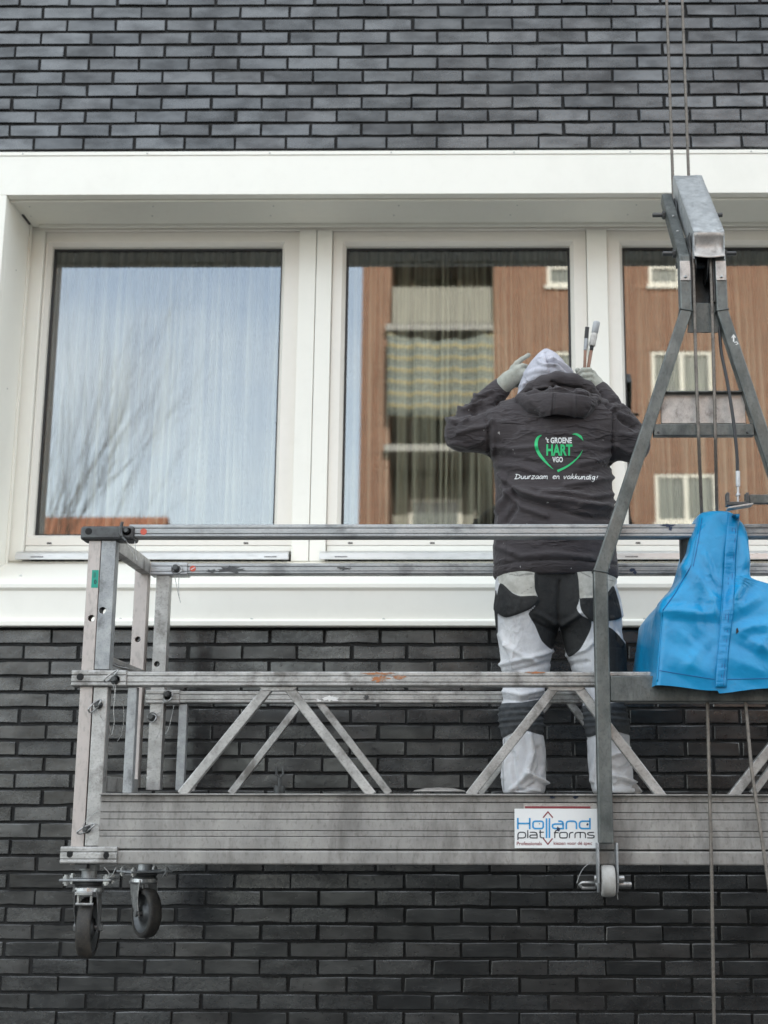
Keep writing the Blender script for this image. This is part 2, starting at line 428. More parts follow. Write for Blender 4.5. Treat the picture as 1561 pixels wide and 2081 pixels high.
def bricks():
    rg = random.Random(3)
    full = []
    mb = MB(); cand = []
    k0 = int((-.1-BZ)/BC)-1; k1 = int((7.2-BZ)/BC)+1
    for k in range(k0, k1):
        z0 = BZ+k*BC+JT/2; z1 = z0+BC-JT
        off = BX + (BP/2 if k % 2 else 0)
        for n in range(int(-5.4/BP), int(6.0/BP)):
            x0 = off+n*BP+JT/2+rg.uniform(-.003, .003); x1 = off+(n+1)*BP-JT/2+rg.uniform(-.003, .003)
            zz0, zz1, xx0, xx1 = z0, z1, x0, x1
            if zz1 > Z_PB-.004 and zz0 < Z_TOP+.004 and xx1 > X_LO-.004 and xx0 < X_R+.004:   # meets the window opening: trim
                if xx0 < X_LO-.03: xx1 = min(xx1, X_LO-.006)
                elif xx1 > X_R+.03: xx0 = max(xx0, X_R+.006)
                elif zz0 < Z_PB-.012: zz1 = min(zz1, Z_PB-.006)
                elif zz1 > Z_TOP+.012: zz0 = max(zz0, Z_TOP+.006)
                else: continue
            if zz1 < 0: continue
            c = np.array([[(xx0+xx1)/2, YW, (zz0+zz1)/2]]); px, py = proj_np(c); px, py = px[0], py[0]
            depth = (c[0]-np.array(EYE))@np.array(CF)
            whole = (xx0, xx1, zz0, zz1) == (x0, x1, z0, z1)
            seen = -40 < px < 1600 and -10 < py < 2090 and not (px > 230 and 1632 < py < 1742)
            cand.append((depth if (seen and whole) else 1e9, xx0, xx1, zz0, zz1))
    order = sorted(range(len(cand)), key=lambda i: cand[i][0])
    single = set(i for i in order[:300] if cand[i][0] < 1e8)
    L, H = BP-JT, BC-JT
    protos = []
    for q in range(14):
        vs, fs = brick_verts(-L/2, L/2, -H/2, H/2, -YW, rg)
        me = bpy.data.meshes.new('brick'); me.from_pydata(vs, [], fs); me.materials.append(MATS['brick']); me.update(); protos.append(me)
    for i, (dp, x0, x1, z0, z1) in enumerate(cand):
        dy = rg.uniform(-.002, .002)
        if i in single:
            o = bpy.data.objects.new('brick', protos[rg.randrange(14)]); COL.objects.link(o); o.parent = wall
            o.location = ((x0+x1)/2, dy, (z0+z1)/2); o.scale = ((x1-x0)/L, 1, 1)
            o.rotation_euler = (0, R_(rg.uniform(-.25, .25)), R_(rg.uniform(-.4, .4)))
        else:
            vs, fs = brick_verts(x0, x1, z0, z1, dy, rg); mb.add(vs, fs)
    o = mb.build('brick_field', 'brick', wall); o['kind'] = 'stuff'
bricks()

# ------------------------------------------------------------------ the long window
win = empty('strip_window', (0, YF, Z_PB), 'long cream white aluminium window with three panes above the platform', 'window')
def surround():
    # front fascia above, soffit, jamb, sloping sill and apron, each its own folded sheet
    mb = MB(); yb = YG+.06
    lip = .006
    mb.box((X_LO, YF, Z_SOF), (X_R, YF+.05, Z_TOP-.02)); mb.box((X_LO, YF-.004, Z_TOP-.0195), (X_R, YF+.055, Z_TOP))
    mb.build('fascia', 'frame_white', win, bevel=.002)
    mb = MB(); mb.box((X_L-.02, YF+.0505, Z_SOF+.001), (X_R, yb, Z_SOF+.03)); mb.build('soffit_panel', 'soffit_grey', win, bevel=.002)
    mb = MB(); mb.box((X_L, YF+.052, Z_SOF-.012), (X_R, YF+.075, Z_SOF+.0005)); mb.box((X_L+.05, YG-.118, Z_SOF-.016), (X_R, YG-.104, Z_SOF+.0005)); mb.build('soffit_trim', 'soffit_grey', win, bevel=.002)
    mb = MB(); mb.box((X_LO, YF, Z_PB+.01), (X_L, YF+.05, Z_SOF-.0005)); mb.build('jamb_face', 'frame_white', win, bevel=.003)
    mb = MB(); mb.box((X_L-.03, YF+.0505, Z_PT-.02), (X_L-.0005, yb, Z_SOF)); mb.build('jamb_reveal', 'frame_white', win, bevel=.002)
    mb = MB(); mb.box((X_L, YG-.11, Z_PT), (X_L+.012, YG-.10, Z_SOF-.001)); mb.build('jamb_trim', 'frame_white', win, bevel=.001)
    # apron profile (y, z) along X
    pr = [(YF-.012, Z_PB), (YF-.016, Z_PB+.004), (YF-.016, Z_PB+.022), (YF-.012, Z_PB+.028), (YF+.004, Z_PB+.034), (YF+.004, Z_PT-.030), (YF-.008, Z_PT-.018), (YF-.008, Z_PT),
          (YF+.0, Z_PT+.004), (YG-.075, Z_SB-.01), (YG-.075, Z_SB-.05), (YF+.03, Z_PT-.05), (YF+.03, Z_PB)]
    mb = MB(); n = len(pr); x0, x1 = X_LO+.0, X_R
    mb.add([(x0, y, z) for y, z in pr]+[(x1, y, z) for y, z in pr], [tuple(range(n)), tuple(range(2*n-1, n-1, -1))]+[(i, (i+1) % n, n+(i+1) % n, n+i) for i in range(n)])
    mb.build('sill_apron', 'frame_white', win, bevel=.0015)
    # base rail under the sashes
    mb = MB(); zb0 = at(600, 1165, YG-.075).z; zb1 = at(600, 1141, YG-.07).z
    mb.box((X_L+.001, YG-.078, zb0), (X_R, YG+.05, zb1)); mb.build('base_rail', 'frame_white', win, bevel=.002)
    return zb1
ZB1 = surround()
GX = []                                          # panes: (x0, x1)
def xs(px, py, D): return at(px, py, D).x
Z_H0 = at(600, 500, YG-.04).z                    # top of the panes
Z_S0 = at(600, 1087, YG-.04).z                   # bottom of the panes
Z_HT = Z_SOF+.001
SASH = [(xs(74, 800, YG-.055), xs(601, 800, YG-.055), xs(88, 800, YG-.03), xs(566, 800, YG-.03)),
        (xs(671, 800, YG-.055), xs(1196, 800, YG-.055), xs(698, 800, YG-.03), xs(1163, 800, YG-.03)),
        (xs(1240, 800, YG-.055), xs(1240, 800, YG-.055)+1.29, xs(1271, 800, YG-.03), xs(1271, 800, YG-.03)+1.14)]
def sashes():
    zt = at(600, 472, YG-.055).z; zbm = at(600, 1108, YG-.055).z
    z470 = at(600, 470, YG-.07).z
    # head member
    mb = MB(); mb.box((X_L+.002, YG-.082, zt+.002), (X_R, YG+.05, Z_HT-.001)); mb.build('head_member', 'frame_warm', win, bevel=.002)
    mulls = [(X_L+.001, SASH[0][0]-.003), (SASH[0][1]+.003, SASH[1][0]-.003), (SASH[1][1]+.003, SASH[2][0]-.003), (SASH[2][1]+.003, X_R)]
    for i, (a, b) in enumerate(mulls):
        mb = MB()
        if i == 1:                               # coupled mullion with a visible joint
            c = a+(b-a)*.52; mb.box((a, YG-.086, ZB1+.001), (c-.0015, YG+.05, zt+.0015)); mb.box((c+.0015, YG-.083, ZB1+.001), (b, YG+.05, zt+.0015))
        else: mb.box((a, YG-.084, ZB1+.001), (b, YG+.05, zt+.0015))
        mb.build('mullion' if 0 < i else 'frame_post', 'frame_white', win, bevel=.002)
    for i, (a, b, ga, gb) in enumerate(SASH):
        wn = empty('window', (0, 0, 0)); wn.parent = win
        y0, y1 = YG-.062, YG+.03
        zb = zbm
        mb = MB()
        # mitred sash ring with an inner glazing step
        def ring(xa, xb, za, zc, xi, xj, zi, zj, yo, yi):
            o_ = [(xa, yo, za), (xb, yo, za), (xb, yo, zc), (xa, yo, zc)]; n_ = [(xi, yi, zi), (xj, yi, zi), (xj, yi, zj), (xi, yi, zj)]
            mb.add(o_+n_, [(k, (k+1) % 4, 4+(k+1) % 4, 4+k) for k in range(4)])
        s = .016
        ring(a, b, zb, zt, ga-s, gb+s, Z_S0-s, Z_H0+s, y0, y0)
        ring(ga-s, gb+s, Z_S0-s, Z_H0+s, ga, gb, Z_S0, Z_H0, y0, y0+.026)
        ring(ga, gb, Z_S0, Z_H0, ga, gb, Z_S0, Z_H0, y0+.026, YG+.02)
        ring(a, b, zb, zt, a, b, zb, zt, y0, y1)
        mb.build('sash', 'frame_warm', wn, bevel=.0)
        mb = MB(); mb.box((ga+.0005, YG-.003, Z_S0+.0005), (gb-.0005, YG+.003, Z_H0-.0005)); mb.build('pane', GLASS, wn)
        mb = MB(); g = .011
        for (p, q, r, u) in ((ga, ga+g, Z_S0, Z_H0), (gb-g, gb, Z_S0, Z_H0), (ga+g, gb-g, Z_S0, Z_S0+g), (ga+g, gb-g, Z_H0-g, Z_H0)):
            mb.box((p+.0002, YG-.010, r+.0002), (q-.0002, YG-.0035, u-.0002))
        mb.build('glazing_seal', 'rubber_black', wn)
        # lower frame bar, drip rail, drain slots
        zr0 = at(600, 1137, YG-.10).z; zr1 = at(600, 1117, YG-.10).z
        mb = MB(); mb.box((a, YG-.06, zr1+.001), (b, YG+.03, zb-.002)); mb.build('bottom_bar', 'frame_white', wn, bevel=.0015)
        mb = MB(); dr = [(YG-.062, zr1), (YG-.085, zr1-.004), (YG-.112, zr1-.018), (YG-.114, zr0), (YG-.108, zr0), (YG-.062, zr0+.006)]
        aa, bb = a-.028, b+(.0 if i else -.006); n = len(dr)
        mb.add([(aa, y, z) for y, z in dr]+[(bb, y, z) for y, z in dr], [tuple(range(n)), tuple(range(2*n-1, n-1, -1))]+[(q, (q+1) % n, n+(q+1) % n, n+q) for q in range(n)])
        mb.build('drip_rail', 'drip_alu', wn, bevel=.001)
        zs = at(600, 1103, YG-.062).z
        for f in (.09, .40, .83):
            xx = a+(b-a)*f; mb = MB(); mb.box((xx-.011, YG-.0640, zs-.004), (xx+.011, YG-.0605, zs+.003)); mb.build('drain_slot', 'black', wn)
        for f in (.06, .93):
            xx = a+(b-a)*f; zz = (zr0*.75+zr1*.25); mb = MB(); mb.box((xx-.03, YG-.1150, zz-.002), (xx+.03, YG-.113, zz+.002)); mb.build('drain_slot', 'steel_dark', wn)
def glass_material():
    mt = bpy.data.materials.new('coated_glass'); mt.use_nodes = True; t = mt.node_tree; t.nodes.clear()
    o = t.nodes.new('ShaderNodeOutputMaterial'); mxs = t.nodes.new('ShaderNodeMixShader'); tr = t.nodes.new('ShaderNodeBsdfTransparent'); gl = t.nodes.new('ShaderNodeBsdfGlossy')
    ge = t.nodes.new('ShaderNodeNewGeometry'); dt = t.nodes.new('ShaderNodeVectorMath'); dt.operation = 'DOT_PRODUCT'
    t.links.new(ge.outputs['Normal'], dt.inputs[0]); t.links.new(ge.outputs['Incoming'], dt.inputs[1])
    one = math_(t, 'SUBTRACT', 1.0, math_(t, 'ABSOLUTE', dt.outputs['Value'])); fres = math_(t, 'ADD', math_(t, 'MULTIPLY', math_(t, 'POWER', one, 5.0), .86), .125)   # Schlick, coated pane
    tr.inputs['Color'].default_value = (.90, .92, .90, 1); gl.inputs['Roughness'].default_value = 0.0; gl.inputs['Color'].default_value = (.95, .97, 1, 1)
    t.links.new(fres, mxs.inputs['Fac']); t.links.new(tr.outputs['BSDF'], mxs.inputs[1]); t.links.new(gl.outputs['BSDF'], mxs.inputs[2])
    t.links.new(mxs.outputs['Shader'], o.inputs['Surface']); return mt
GLASS = glass_material()
sashes()
SCREW = dot_mesh(.0075); SCREW.materials.append(MATS['screw_grey'])
def win_screws():
    def put(p, rot=None, s=1.0):
        o = bpy.data.objects.new('screw', SCREW); COL.objects.link(o); o.parent = win; o.location = Vector(p)-win.location; o.scale = (s, s, s)
        if rot: o.rotation_euler = rot
    for px in (245, 512, 780, 1048, 1310): p = at(px, 1258, YF+.004); put((p.x, YF+.0035, p.z))
    for px in (46, 299, 548, 795, 1045, 1281, 1527): p = at(px, 318, YF-.004); put((p.x, YF-.0045, Z_TOP-.010), s=.6)
    for px in (70, 318, 560, 812, 1050, 1290):
        for dy_, dx in ((.13, 0), (.24, -.03)):
            p = at(px, 430, YF+.2); put((p.x+dx, YF+dy_, Z_SOF+.0005), (R_(90), 0, 0), .6)
    for z in (.18, .52, .84):
        put((X_L-.0002, YF+.2, Z_PT+(Z_SOF-Z_PT)*z), (0, 0, R_(90)), .6)
    for px, py in ((45, 1169), (70, 1194)): p = at(px, py, YF+.14); put((p.x, YF+.12, at(px, py, YF+.12).z), (R_(-15), 0, 0), .8)
    mb = MB(); z0 = Z_SOF+.0; mb.box((X_L+.001, YF+.22, z0-.0035), (X_L+.010, YF+.33, z0+.0012)); mb.build('sealant_gap', 'black', win)
win_screws()

# ------------------------------------------------------------------ room and curtains behind the panes
mb = MB(); a, b, c, d, e, f = X_L, X_R+.3, YG+.062, YG+3.4, Z_PB-.25, Z_SOF+.12
P8 = [(a, c, e), (b, c, e), (b, d, e), (a, d, e), (a, c, f), (b, c, f), (b, d, f), (a, d, f)]
mb.add(P8, [(0, 1, 2, 3), (4, 7, 6, 5), (1, 5, 6, 2), (2, 6, 7, 3), (3, 7, 4, 0)])
ro = mb.build('room', 'room_dark'); ro['kind'] = 'structure'
sm = ro.modifiers.new('thick', 'SOLIDIFY'); sm.thickness = .12; sm.offset = 1
def curtain_material():
    mt, t, b = new_mat('taupe_voile')
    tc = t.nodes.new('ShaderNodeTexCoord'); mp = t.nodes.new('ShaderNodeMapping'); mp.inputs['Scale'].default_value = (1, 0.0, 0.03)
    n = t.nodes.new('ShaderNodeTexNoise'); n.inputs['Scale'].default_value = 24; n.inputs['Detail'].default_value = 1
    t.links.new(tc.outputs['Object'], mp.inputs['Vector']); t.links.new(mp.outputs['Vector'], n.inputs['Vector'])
    col = mixc(t, ramp(t, n.outputs['Fac'], .40, .60), (.06, .05, .038), (.33, .30, .235))  # vertical stripes paint the shade of the folds into the cloth colour
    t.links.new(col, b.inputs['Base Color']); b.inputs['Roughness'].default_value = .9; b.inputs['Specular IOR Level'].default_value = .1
    return mt
CURT = curtain_material()
def curtain(x0, x1, seed, label):
    rg = random.Random(seed); x = x0; xs_, ys_ = [], []
    ph = 0
    while x < x1:
        wv = rg.uniform(.022, .06); am = rg.uniform(.012, .03)
        for k in range(6):
            xs_.append(x+wv*k/6); ys_.append(am*math.sin(math.pi*2*k/6)+rg.uniform(-.002, .002))
        x += wv
    zs = [Z_S0-.12, Z_S0+.3, (Z_S0+Z_H0)/2, Z_H0-.25, Z_H0+.14]; yc = YG+.15
    mb = MB(); n = len(xs_)
    for j, z in enumerate(zs):
        s = [1.25, 1.1, 1.0, .8, .5][j]
        mb.v += [(xx+.006*math.sin(xx*9+j), yc+yy*s, z) for xx, yy in zip(xs_, ys_)]
    mb.f += [(j*n+i, j*n+i+1, (j+1)*n+i+1, (j+1)*n+i) for j in range(len(zs)-1) for i in range(n-1)]
    o = mb.build('curtain', CURT, smooth=True)
    s = o.modifiers.new('thick', 'SOLIDIFY'); s.thickness = .0015
    tag(o, label, 'curtain', 'pleated curtains behind the window panes')
curtain(SASH[0][0]-.05, SASH[0][1]+.05, 1, 'taupe pleated curtain behind the pane that mirrors the blue sky')
curtain(SASH[1][0]-.05, SASH[1][1]+.05, 2, 'taupe pleated curtain behind the pane that mirrors the striped balcony awning')
curtain(SASH[2][0]-.05, SASH[2][1]+.05, 3, 'taupe pleated curtain behind the pane crossed by the hanging steel frame')

# ================================================================== STREET SIDE (seen mirrored in the panes)
def vat(px, py, Dv):
    """A point on the street side whose mirror image in the glass shows at photo pixel (px, py); Dv is the distance of the image."""
    p = at(px, py, Dv); return Vector((p.x, 2*YG-Dv, p.z))
def brick_orange():
    mt, t, b = new_mat('brick_orange')
    tc = t.nodes.new('ShaderNodeTexCoord'); mp = t.nodes.new('ShaderNodeMapping'); mp.inputs['Rotation'].default_value = (R_(90), 0, 0)
    br = t.nodes.new('ShaderNodeTexBrick'); br.inputs['Scale'].default_value = 1; br.inputs['Brick Width'].default_value = .22; br.inputs['Row Height'].default_value = .0625; br.inputs['Mortar Size'].default_value = .008
    br.inputs['Color1'].default_value = (.285, .128, .072, 1); br.inputs['Color2'].default_value = (.21, .09, .05, 1); br.inputs['Mortar'].default_value = (.3, .24, .18, 1)
    t.links.new(tc.outputs['Object'], mp.inputs['Vector']); t.links.new(mp.outputs['Vector'], br.inputs['Vector'])
    t.links.new(br.outputs['Color'], b.inputs['Base Color']); b.inputs['Roughness'].default_value = .85; return mt
BO = brick_orange()
plain('added_base_dark', (.045, .046, .05), .8); plain('brick_dark', (.085, .07, .062), .85); plain('added_door_dark', (.03, .05, .055), .6); plain('roof_tile', (.32, .13, .07), .8); plain('chimney_brick', (.42, .33, .2), .85); plain('paint_cream', (.75, .72, .62), .5); plain('balcony_grey', (.30, .29, .24), .8)
plain('net_curtain', (.42, .45, .42), .9); plain('bark', (.075, .06, .045), .9); plain('leaf_olive', (.15, .125, .045), .8); plain('slab_concrete', (.33, .32, .29), .8)
def awning_mat():
    mt, t, b = new_mat('striped_cloth'); tc = t.nodes.new('ShaderNodeTexCoord'); sp = t.nodes.new('ShaderNodeSeparateXYZ'); t.links.new(tc.outputs['Object'], sp.inputs[0])
    s = math_(t, 'FRACT', math_(t, 'MULTIPLY', sp.outputs['Z'], 3.4))
    c = mixc(t, math_(t, 'GREATER_THAN', s, .7), (.17, .185, .155), (.33, .275, .14)); c = mixc(t, math_(t, 'LESS_THAN', s, .16), c, (.19, .23, .225))
    t.links.new(c, b.inputs['Base Color']); b.inputs['Roughness'].default_value = .8; return mt
def apartment():
    DV = 31.0; yf = 2*YG-DV
    ap = empty('apartment_building', (4, yf-4, 0), 'orange brick apartment block across the street, mirrored in the window panes', 'building')
    x0 = vat(733, 800, DV).x; xb0 = vat(792, 800, DV).x; xb1 = vat(1004, 800, DV).x; x1 = 12.5; H = 14.75
    wins = []
    rowz = [(vat(1200, 1062, DV).z, vat(1200, 962, DV).z), (vat(1200, 812, DV).z, vat(1200, 713, DV).z), (vat(1200, 580, DV).z, vat(1200, 538, DV).z)]
    f1 = rowz[1][0]-rowz[0][0]; rowz = [(rowz[0][0]-f1, rowz[0][1]-f1)] + rowz + [(rowz[2][0]+f1, rowz[2][1]+f1)]
    colx = [(vat(1114, 760, DV).x, vat(1114, 760, DV).x+1.35), (vat(1324, 760, DV).x, vat(1448, 760, DV).x)]
    colx += [(c0+4.1*k, c1+4.1*k) for k in (1, 2, 3, 4) for c0, c1 in [colx[1]]]
    # wall with window openings: strips between windows
    mb = MB(); ybk = yf-.35
    mb.box((x0, yf-9, 0), (xb0, yf, H))
    cuts = sorted(colx); edges = [xb1]
    zz = sorted(rowz)
    px = xb1
    for c0, c1 in cuts:
        mb.box((px, ybk, 0), (c0, yf, H)); zp = 0
        for r0, r1 in zz:
            if r1 > H: continue
            mb.box((c0, ybk, zp), (c1, yf, r0)); zp = r1
        mb.box((c0, ybk, zp), (c1, yf, H)); px = c1
    mb.box((px, ybk, 0), (x1, yf, H)); mb.box((x0+.01, yf-9, 0), (x1-.01, yf-1.9, H-.05))
    mb.build('wall', BO, ap)
    mb = MB(); mb.box((x0-.04, yf-9.2, H), (x1+.04, yf+.06, H+.22)); mb.build('roof', 'slab_concrete', ap)
    for c0, c1 in cuts:
        for r0, r1 in zz:
            if r1 > H: continue
            mb = MB(); fw = .09; y0, y1 = yf-.14, yf-.03; cx = (c0+c1)/2
            mb.box((c0, y0, r0), (c0+fw, y1, r1)); mb.box((c1-fw, y0, r0), (c1, y1, r1)); mb.box((c0+fw, y0, r0), (c1-fw, y1, r0+fw)); mb.box((c0+fw, y0, r1-fw), (c1-fw, y1, r1)); mb.box((cx-.05, y0, r0+fw), (cx+.05, y1, r1-fw))
            mb.box((c0-.06, yf-.02, r0-.09), (c1+.06, yf+.07, r0-.002))
            wo_ = mb.build('window', 'paint_cream', ap)
            mb = MB(); mb.box((c0+fw, y0+.03, r0+fw), (c1-fw, y0+.05, r1-fw)); mb.build('pane', PANE2, wo_)
    # unseen dark base with doors, added to darken what the brick wall reflects
    for c0, c1, dk in ((x0-.02, xb0, 1), (xb0+.002, xb1-.002, 2), (xb1, x1+.02, 0)):
        mb = MB(); mb.box((c0, yf+.003, 0), (c1, yf+.06, 5.6)); mb.build('added_base', 'added_base_dark', ap)
        xx = c0+.5
        while xx+1.2 < c1:
            mb = MB(); mb.box((xx, yf+.062, .05), (xx+1.0, yf+.09, 2.2)); mb.build('added_door', 'added_door_dark', ap); xx += 1.9
    # loggia column with balconies
    zs = [vat(900, 908, DV).z+k*f1 for k in range(-1, 4)]
    mb = MB(); mb.box((xb0, yf-1.9, 0), (xb1, yf-1.7, H)); mb.build('loggia_wall', 'balcony_grey', ap)
    for i, z in enumerate(zs):
        mb = MB(); mb.box((xb0-.1, yf-1.69, z-.16), (xb1-.02, yf+.25, z)); sl_ = mb.build('balcony', 'slab_concrete', ap)
        if i != 1:
            mb = MB(); mb.box((xb0+.05, yf+.12, z+.05), (xb1-.05, yf+.17, z+.95)); mb.build('parapet_panel', 'balcony_grey', sl_)
        mb = MB(); mb.box((xb0+.4, yf-1.69, z+.02), (xb0+1.7, yf-1.63, z+2.1)); dr = mb.build('balcony_window', 'paint_cream', ap)
        mb = MB(); mb.box((xb0+.5, yf-1.628, z+.12), (xb0+1.6, yf-1.62, z+2.0)); mb.build('pane', PANE2, dr)
    # striped cloth hung along one balcony
    xa, xz = vat(788, 760, DV).x, vat(1003, 760, DV).x; z1, z0 = vat(900, 686, DV).z, vat(900, 852, DV).z
    mb = MB(); n = 26
    for j in range(7):
        for i in range(n):
            u = i/(n-1); v = j/6; mb.v.append((xa+(xz-xa)*u, yf+.3+.07*math.sin(u*22+v)+.05*math.sin(u*51), z0+(z1-z0)*v - .28*math.sin(math.pi*u)*(.3+.7*v)*.6))
    mb.f += [(j*n+i, j*n+i+1, (j+1)*n+i+1, (j+1)*n+i) for j in range(6) for i in range(n-1)]
    o = mb.build('balcony_screen', awning_mat(), smooth=True); s = o.modifiers.new('thick', 'SOLIDIFY'); s.thickness = .004
    tag(o, 'green and yellow striped cloth hanging along a balcony of the mirrored apartment block', 'cloth')
    # low house to the left
    DV2 = 44.0; y2 = 2*YG-DV2
    xa, xz = -17.0, vat(300, 1058, DV2).x; zr = vat(200, 1056, DV2+3).z+.1
    ho = empty('terraced_house', (xa+4, y2-3, 0), 'low brick house with an orange tiled roof and tan chimney, mirrored behind bare branches', 'building')
    mb = MB(); mb.box((xa, y2-6, 0), (xz-.2, y2, zr-2.2)); mb.build('wall', 'brick_dark', ho)
    mb = MB(); mb.add([(xa-.3, y2+.4, zr-2.3), (xz, y2+.4, zr-2.3), (xz, y2-3, zr), (xa-.3, y2-3, zr), (xa-.3, y2-6.4, zr-2.3), (xz, y2-6.4, zr-2.3)],
                      [(0, 1, 2, 3), (3, 2, 5, 4), (0, 3, 4), (1, 5, 2), (0, 4, 5, 1)])
    rf = mb.build('roof', 'roof_tile', ho)
    ca, cb = vat(246, 1040, DV2-1).x, vat(277, 1040, DV2-1).x; ct = vat(260, 1027, DV2-1).z
    mb = MB(); mb.box((ca, y2-3.2, zr-1), (cb, y2-2.4, ct-.12)); mb.box((ca-.06, y2-3.26, ct-.119), (cb+.06, y2-2.34, ct)); mb.cyl(((ca+cb)/2, y2-2.8, ct), ((ca+cb)/2, y2-2.8, ct+.3), .12, 12); mb.build('chimney', 'chimney_brick', rf)
    for k in range(4):
        xx = xa+1.2+3.0*k
        if xx+1.2 > xz-.4: break
        mb = MB(); mb.box((xx, y2-.05, 1.0), (xx+1.3, y2+.05, 2.3)); wi = mb.build('window', 'paint_cream', ho)
        mb = MB(); mb.box((xx+.1, y2+.051, 1.1), (xx+1.2, y2+.06, 2.2)); mb.build('pane', PANE2, wi)
PANE2 = plain('pane_street', (.16, .18, .16), .1, 0, .8)
apartment()
def bare_tree(px, py, Dv, h, seed, label, leafy=False, group=None, lean=0):
    rg = random.Random(seed)
    base = vat(px, py, Dv); base.z = 0
    tr = empty('leafy_tree' if leafy else 'bare_tree', base, label, 'tree', group)
    trunk, crown, leaf = MB(), MB(), MB()
    def grow(p, d, r, L, lvl):
        pts = [p]; rs = [r]; n = 5
        for k in range(n):
            d = (d+Vector((rg.uniform(-.12, .12), rg.uniform(-.12, .12), rg.uniform(-.02, .10)))).normalized()
            p = p+d*(L/n); pts.append(p); rs.append(r*(1-.5*(k+1)/n))
        (trunk if lvl == 0 else crown).tube(pts, rs, 7 if lvl < 2 else 4, False)
        if lvl == 6 or r < .0022:
            return
        for k in range((4 if lvl < 4 else 3) if lvl else 12):
            i = rg.randrange(2, n+1) if lvl else rg.randrange(3, n+1)
            a = rg.uniform(0, 6.28); sp = rg.uniform(.2, .5) if lvl else rg.uniform(.25, .6)
            o = d.orthogonal().normalized(); o.rotate(Matrix.Rotation(a, 3, d))
            nd = (d+o*sp+Vector((lean*.25, 0, .12))).normalized()
            grow(pts[i], nd, rs[i]*rg.uniform(.45, .68), L*rg.uniform(.62, .82), lvl+1)
            if leafy and lvl >= 3:
                for q in range(16):
                    c = pts[i]+Vector((rg.gauss(0, .28), rg.gauss(0, .28), rg.gauss(0, .28))); s = rg.uniform(.05, .12)
                    u = Vector((rg.gauss(0, 1), rg.gauss(0, 1), rg.gauss(0, 1))).normalized()*s; v = u.orthogonal().normalized()*s*.6
                    leaf.add([c-u, c-v, c+u, c+v], [(0, 1, 2, 3)])
    grow(Vector(base), Vector((lean*.2, 0, 1)).normalized(), .055 if not leafy else .16, h*.42, 0)
    trunk.build('trunk', 'bark', tr, smooth=True); crown.build('crown', 'bark', tr, smooth=True)
    if leafy: leaf.build('foliage', 'leaf_olive', tr)
bare_tree(70, 1300, 24, 12.5, 4, 'bare thin branched street tree mirrored in the left pane', lean=.02)
#bare_tree(1720, 1300, 22, 8.5, 9, 'olive leaved street tree mirrored in the right pane', leafy=True)
# ================================================================== SUSPENDED PLATFORM
DF, DR = 4.82, 5.57                              # front and rear truss planes
plat = empty('suspended_platform', (at(700, 1620, 5.2).x, 5.2, at(700, 1757, DF).z), 'weathered aluminium suspended work platform with steel frame hanging before the window', 'work platform')
RB = .006
RAIL = [(-.03, -.026), (-.024, -.03), (.024, -.03), (.03, -.026), (.03, .022), (.024, .03), (-.024, .03), (-.03, .022)]
def rail_profile(h, d=.06):
    """Extruded rail outline seen end-on: x = depth (0 is the front face), y = height."""
    g = .0035
    return [(0, -h*.5+.004), (.004, -h*.5), (d-.004, -h*.5), (d, -h*.5+.004), (d, h*.5-.004), (d-.004, h*.5), (.004, h*.5), (0, h*.5-.004),
            (0, h*.22), (g, h*.20), (g, h*.15), (0, h*.13), (0, -h*.20), (g, -h*.22), (g, -h*.27), (0, -h*.29)]
def hrail(name, px0, px1, pyt, pyb, D, mat, pxr=700, d=.06, parent=plat, flat=False, bevel=.0012):
    zt, zb = at(pxr, pyt, D).z, at(pxr, pyb, D).z
    x0, x1 = at(px0, (pyt+pyb)/2, D).x, at(px1, (pyt+pyb)/2, D).x
    h = zt-zb; zc = (zt+zb)/2
    pr = [(0, -h/2), (d, -h/2), (d, h/2), (0, h/2)] if flat else rail_profile(h, d)
    mb = MB(); n = len(pr)
    mb.add([(x0, D+a, zc+b) for a, b in pr]+[(x1, D+a, zc+b) for a, b in pr], [tuple(range(n)), tuple(range(2*n-1, n-1, -1))]+[(i, (i+1) % n, n+(i+1) % n, n+i) for i in range(n)])
    return mb.build(name, mat, parent, bevel=bevel), (x0, x1, zb, zt)
XR = 2450                                        # the platform runs on past the right edge of the picture
top_rail, TR = hrail('top_rail', 262, XR, 1064.5, 1091, DF, 'galv_rail')
rear_top, RT = hrail('top_rail', 362, XR, 1144, 1166, DR, 'galv_rail')
mid_rail, MR = hrail('mid_rail', 248, XR, 1364, 1394, DF, 'alu')
rear_mid, RM = hrail('mid_rail', 352, XR, 1404, 1428, DR, 'alu')
# rail-end sleeves
sleeve_a, SA = hrail('rail_sleeve', 163, 272, 1068, 1096, DF-.012, 'steel_dark', 220, .084, flat=True, bevel=.009)
sleeve_b, SB = hrail('rail_sleeve', 145, 256, 1361, 1394, DF-.012, 'alu', 200, .084, bevel=.004)
sleeve_c, SCV = hrail('rail_sleeve', 122, 237, 1720, 1755, DF-.014, 'alu', 180, .09, bevel=.006)
sleeve_d, SD = hrail('rail_sleeve', 306, 380, 1142, 1168, DR-.008, 'alu_clean', 340, .076)
sleeve_e, SE = hrail('rail_sleeve', 296, 364, 1401, 1429, DR-.008, 'alu', 330, .076)
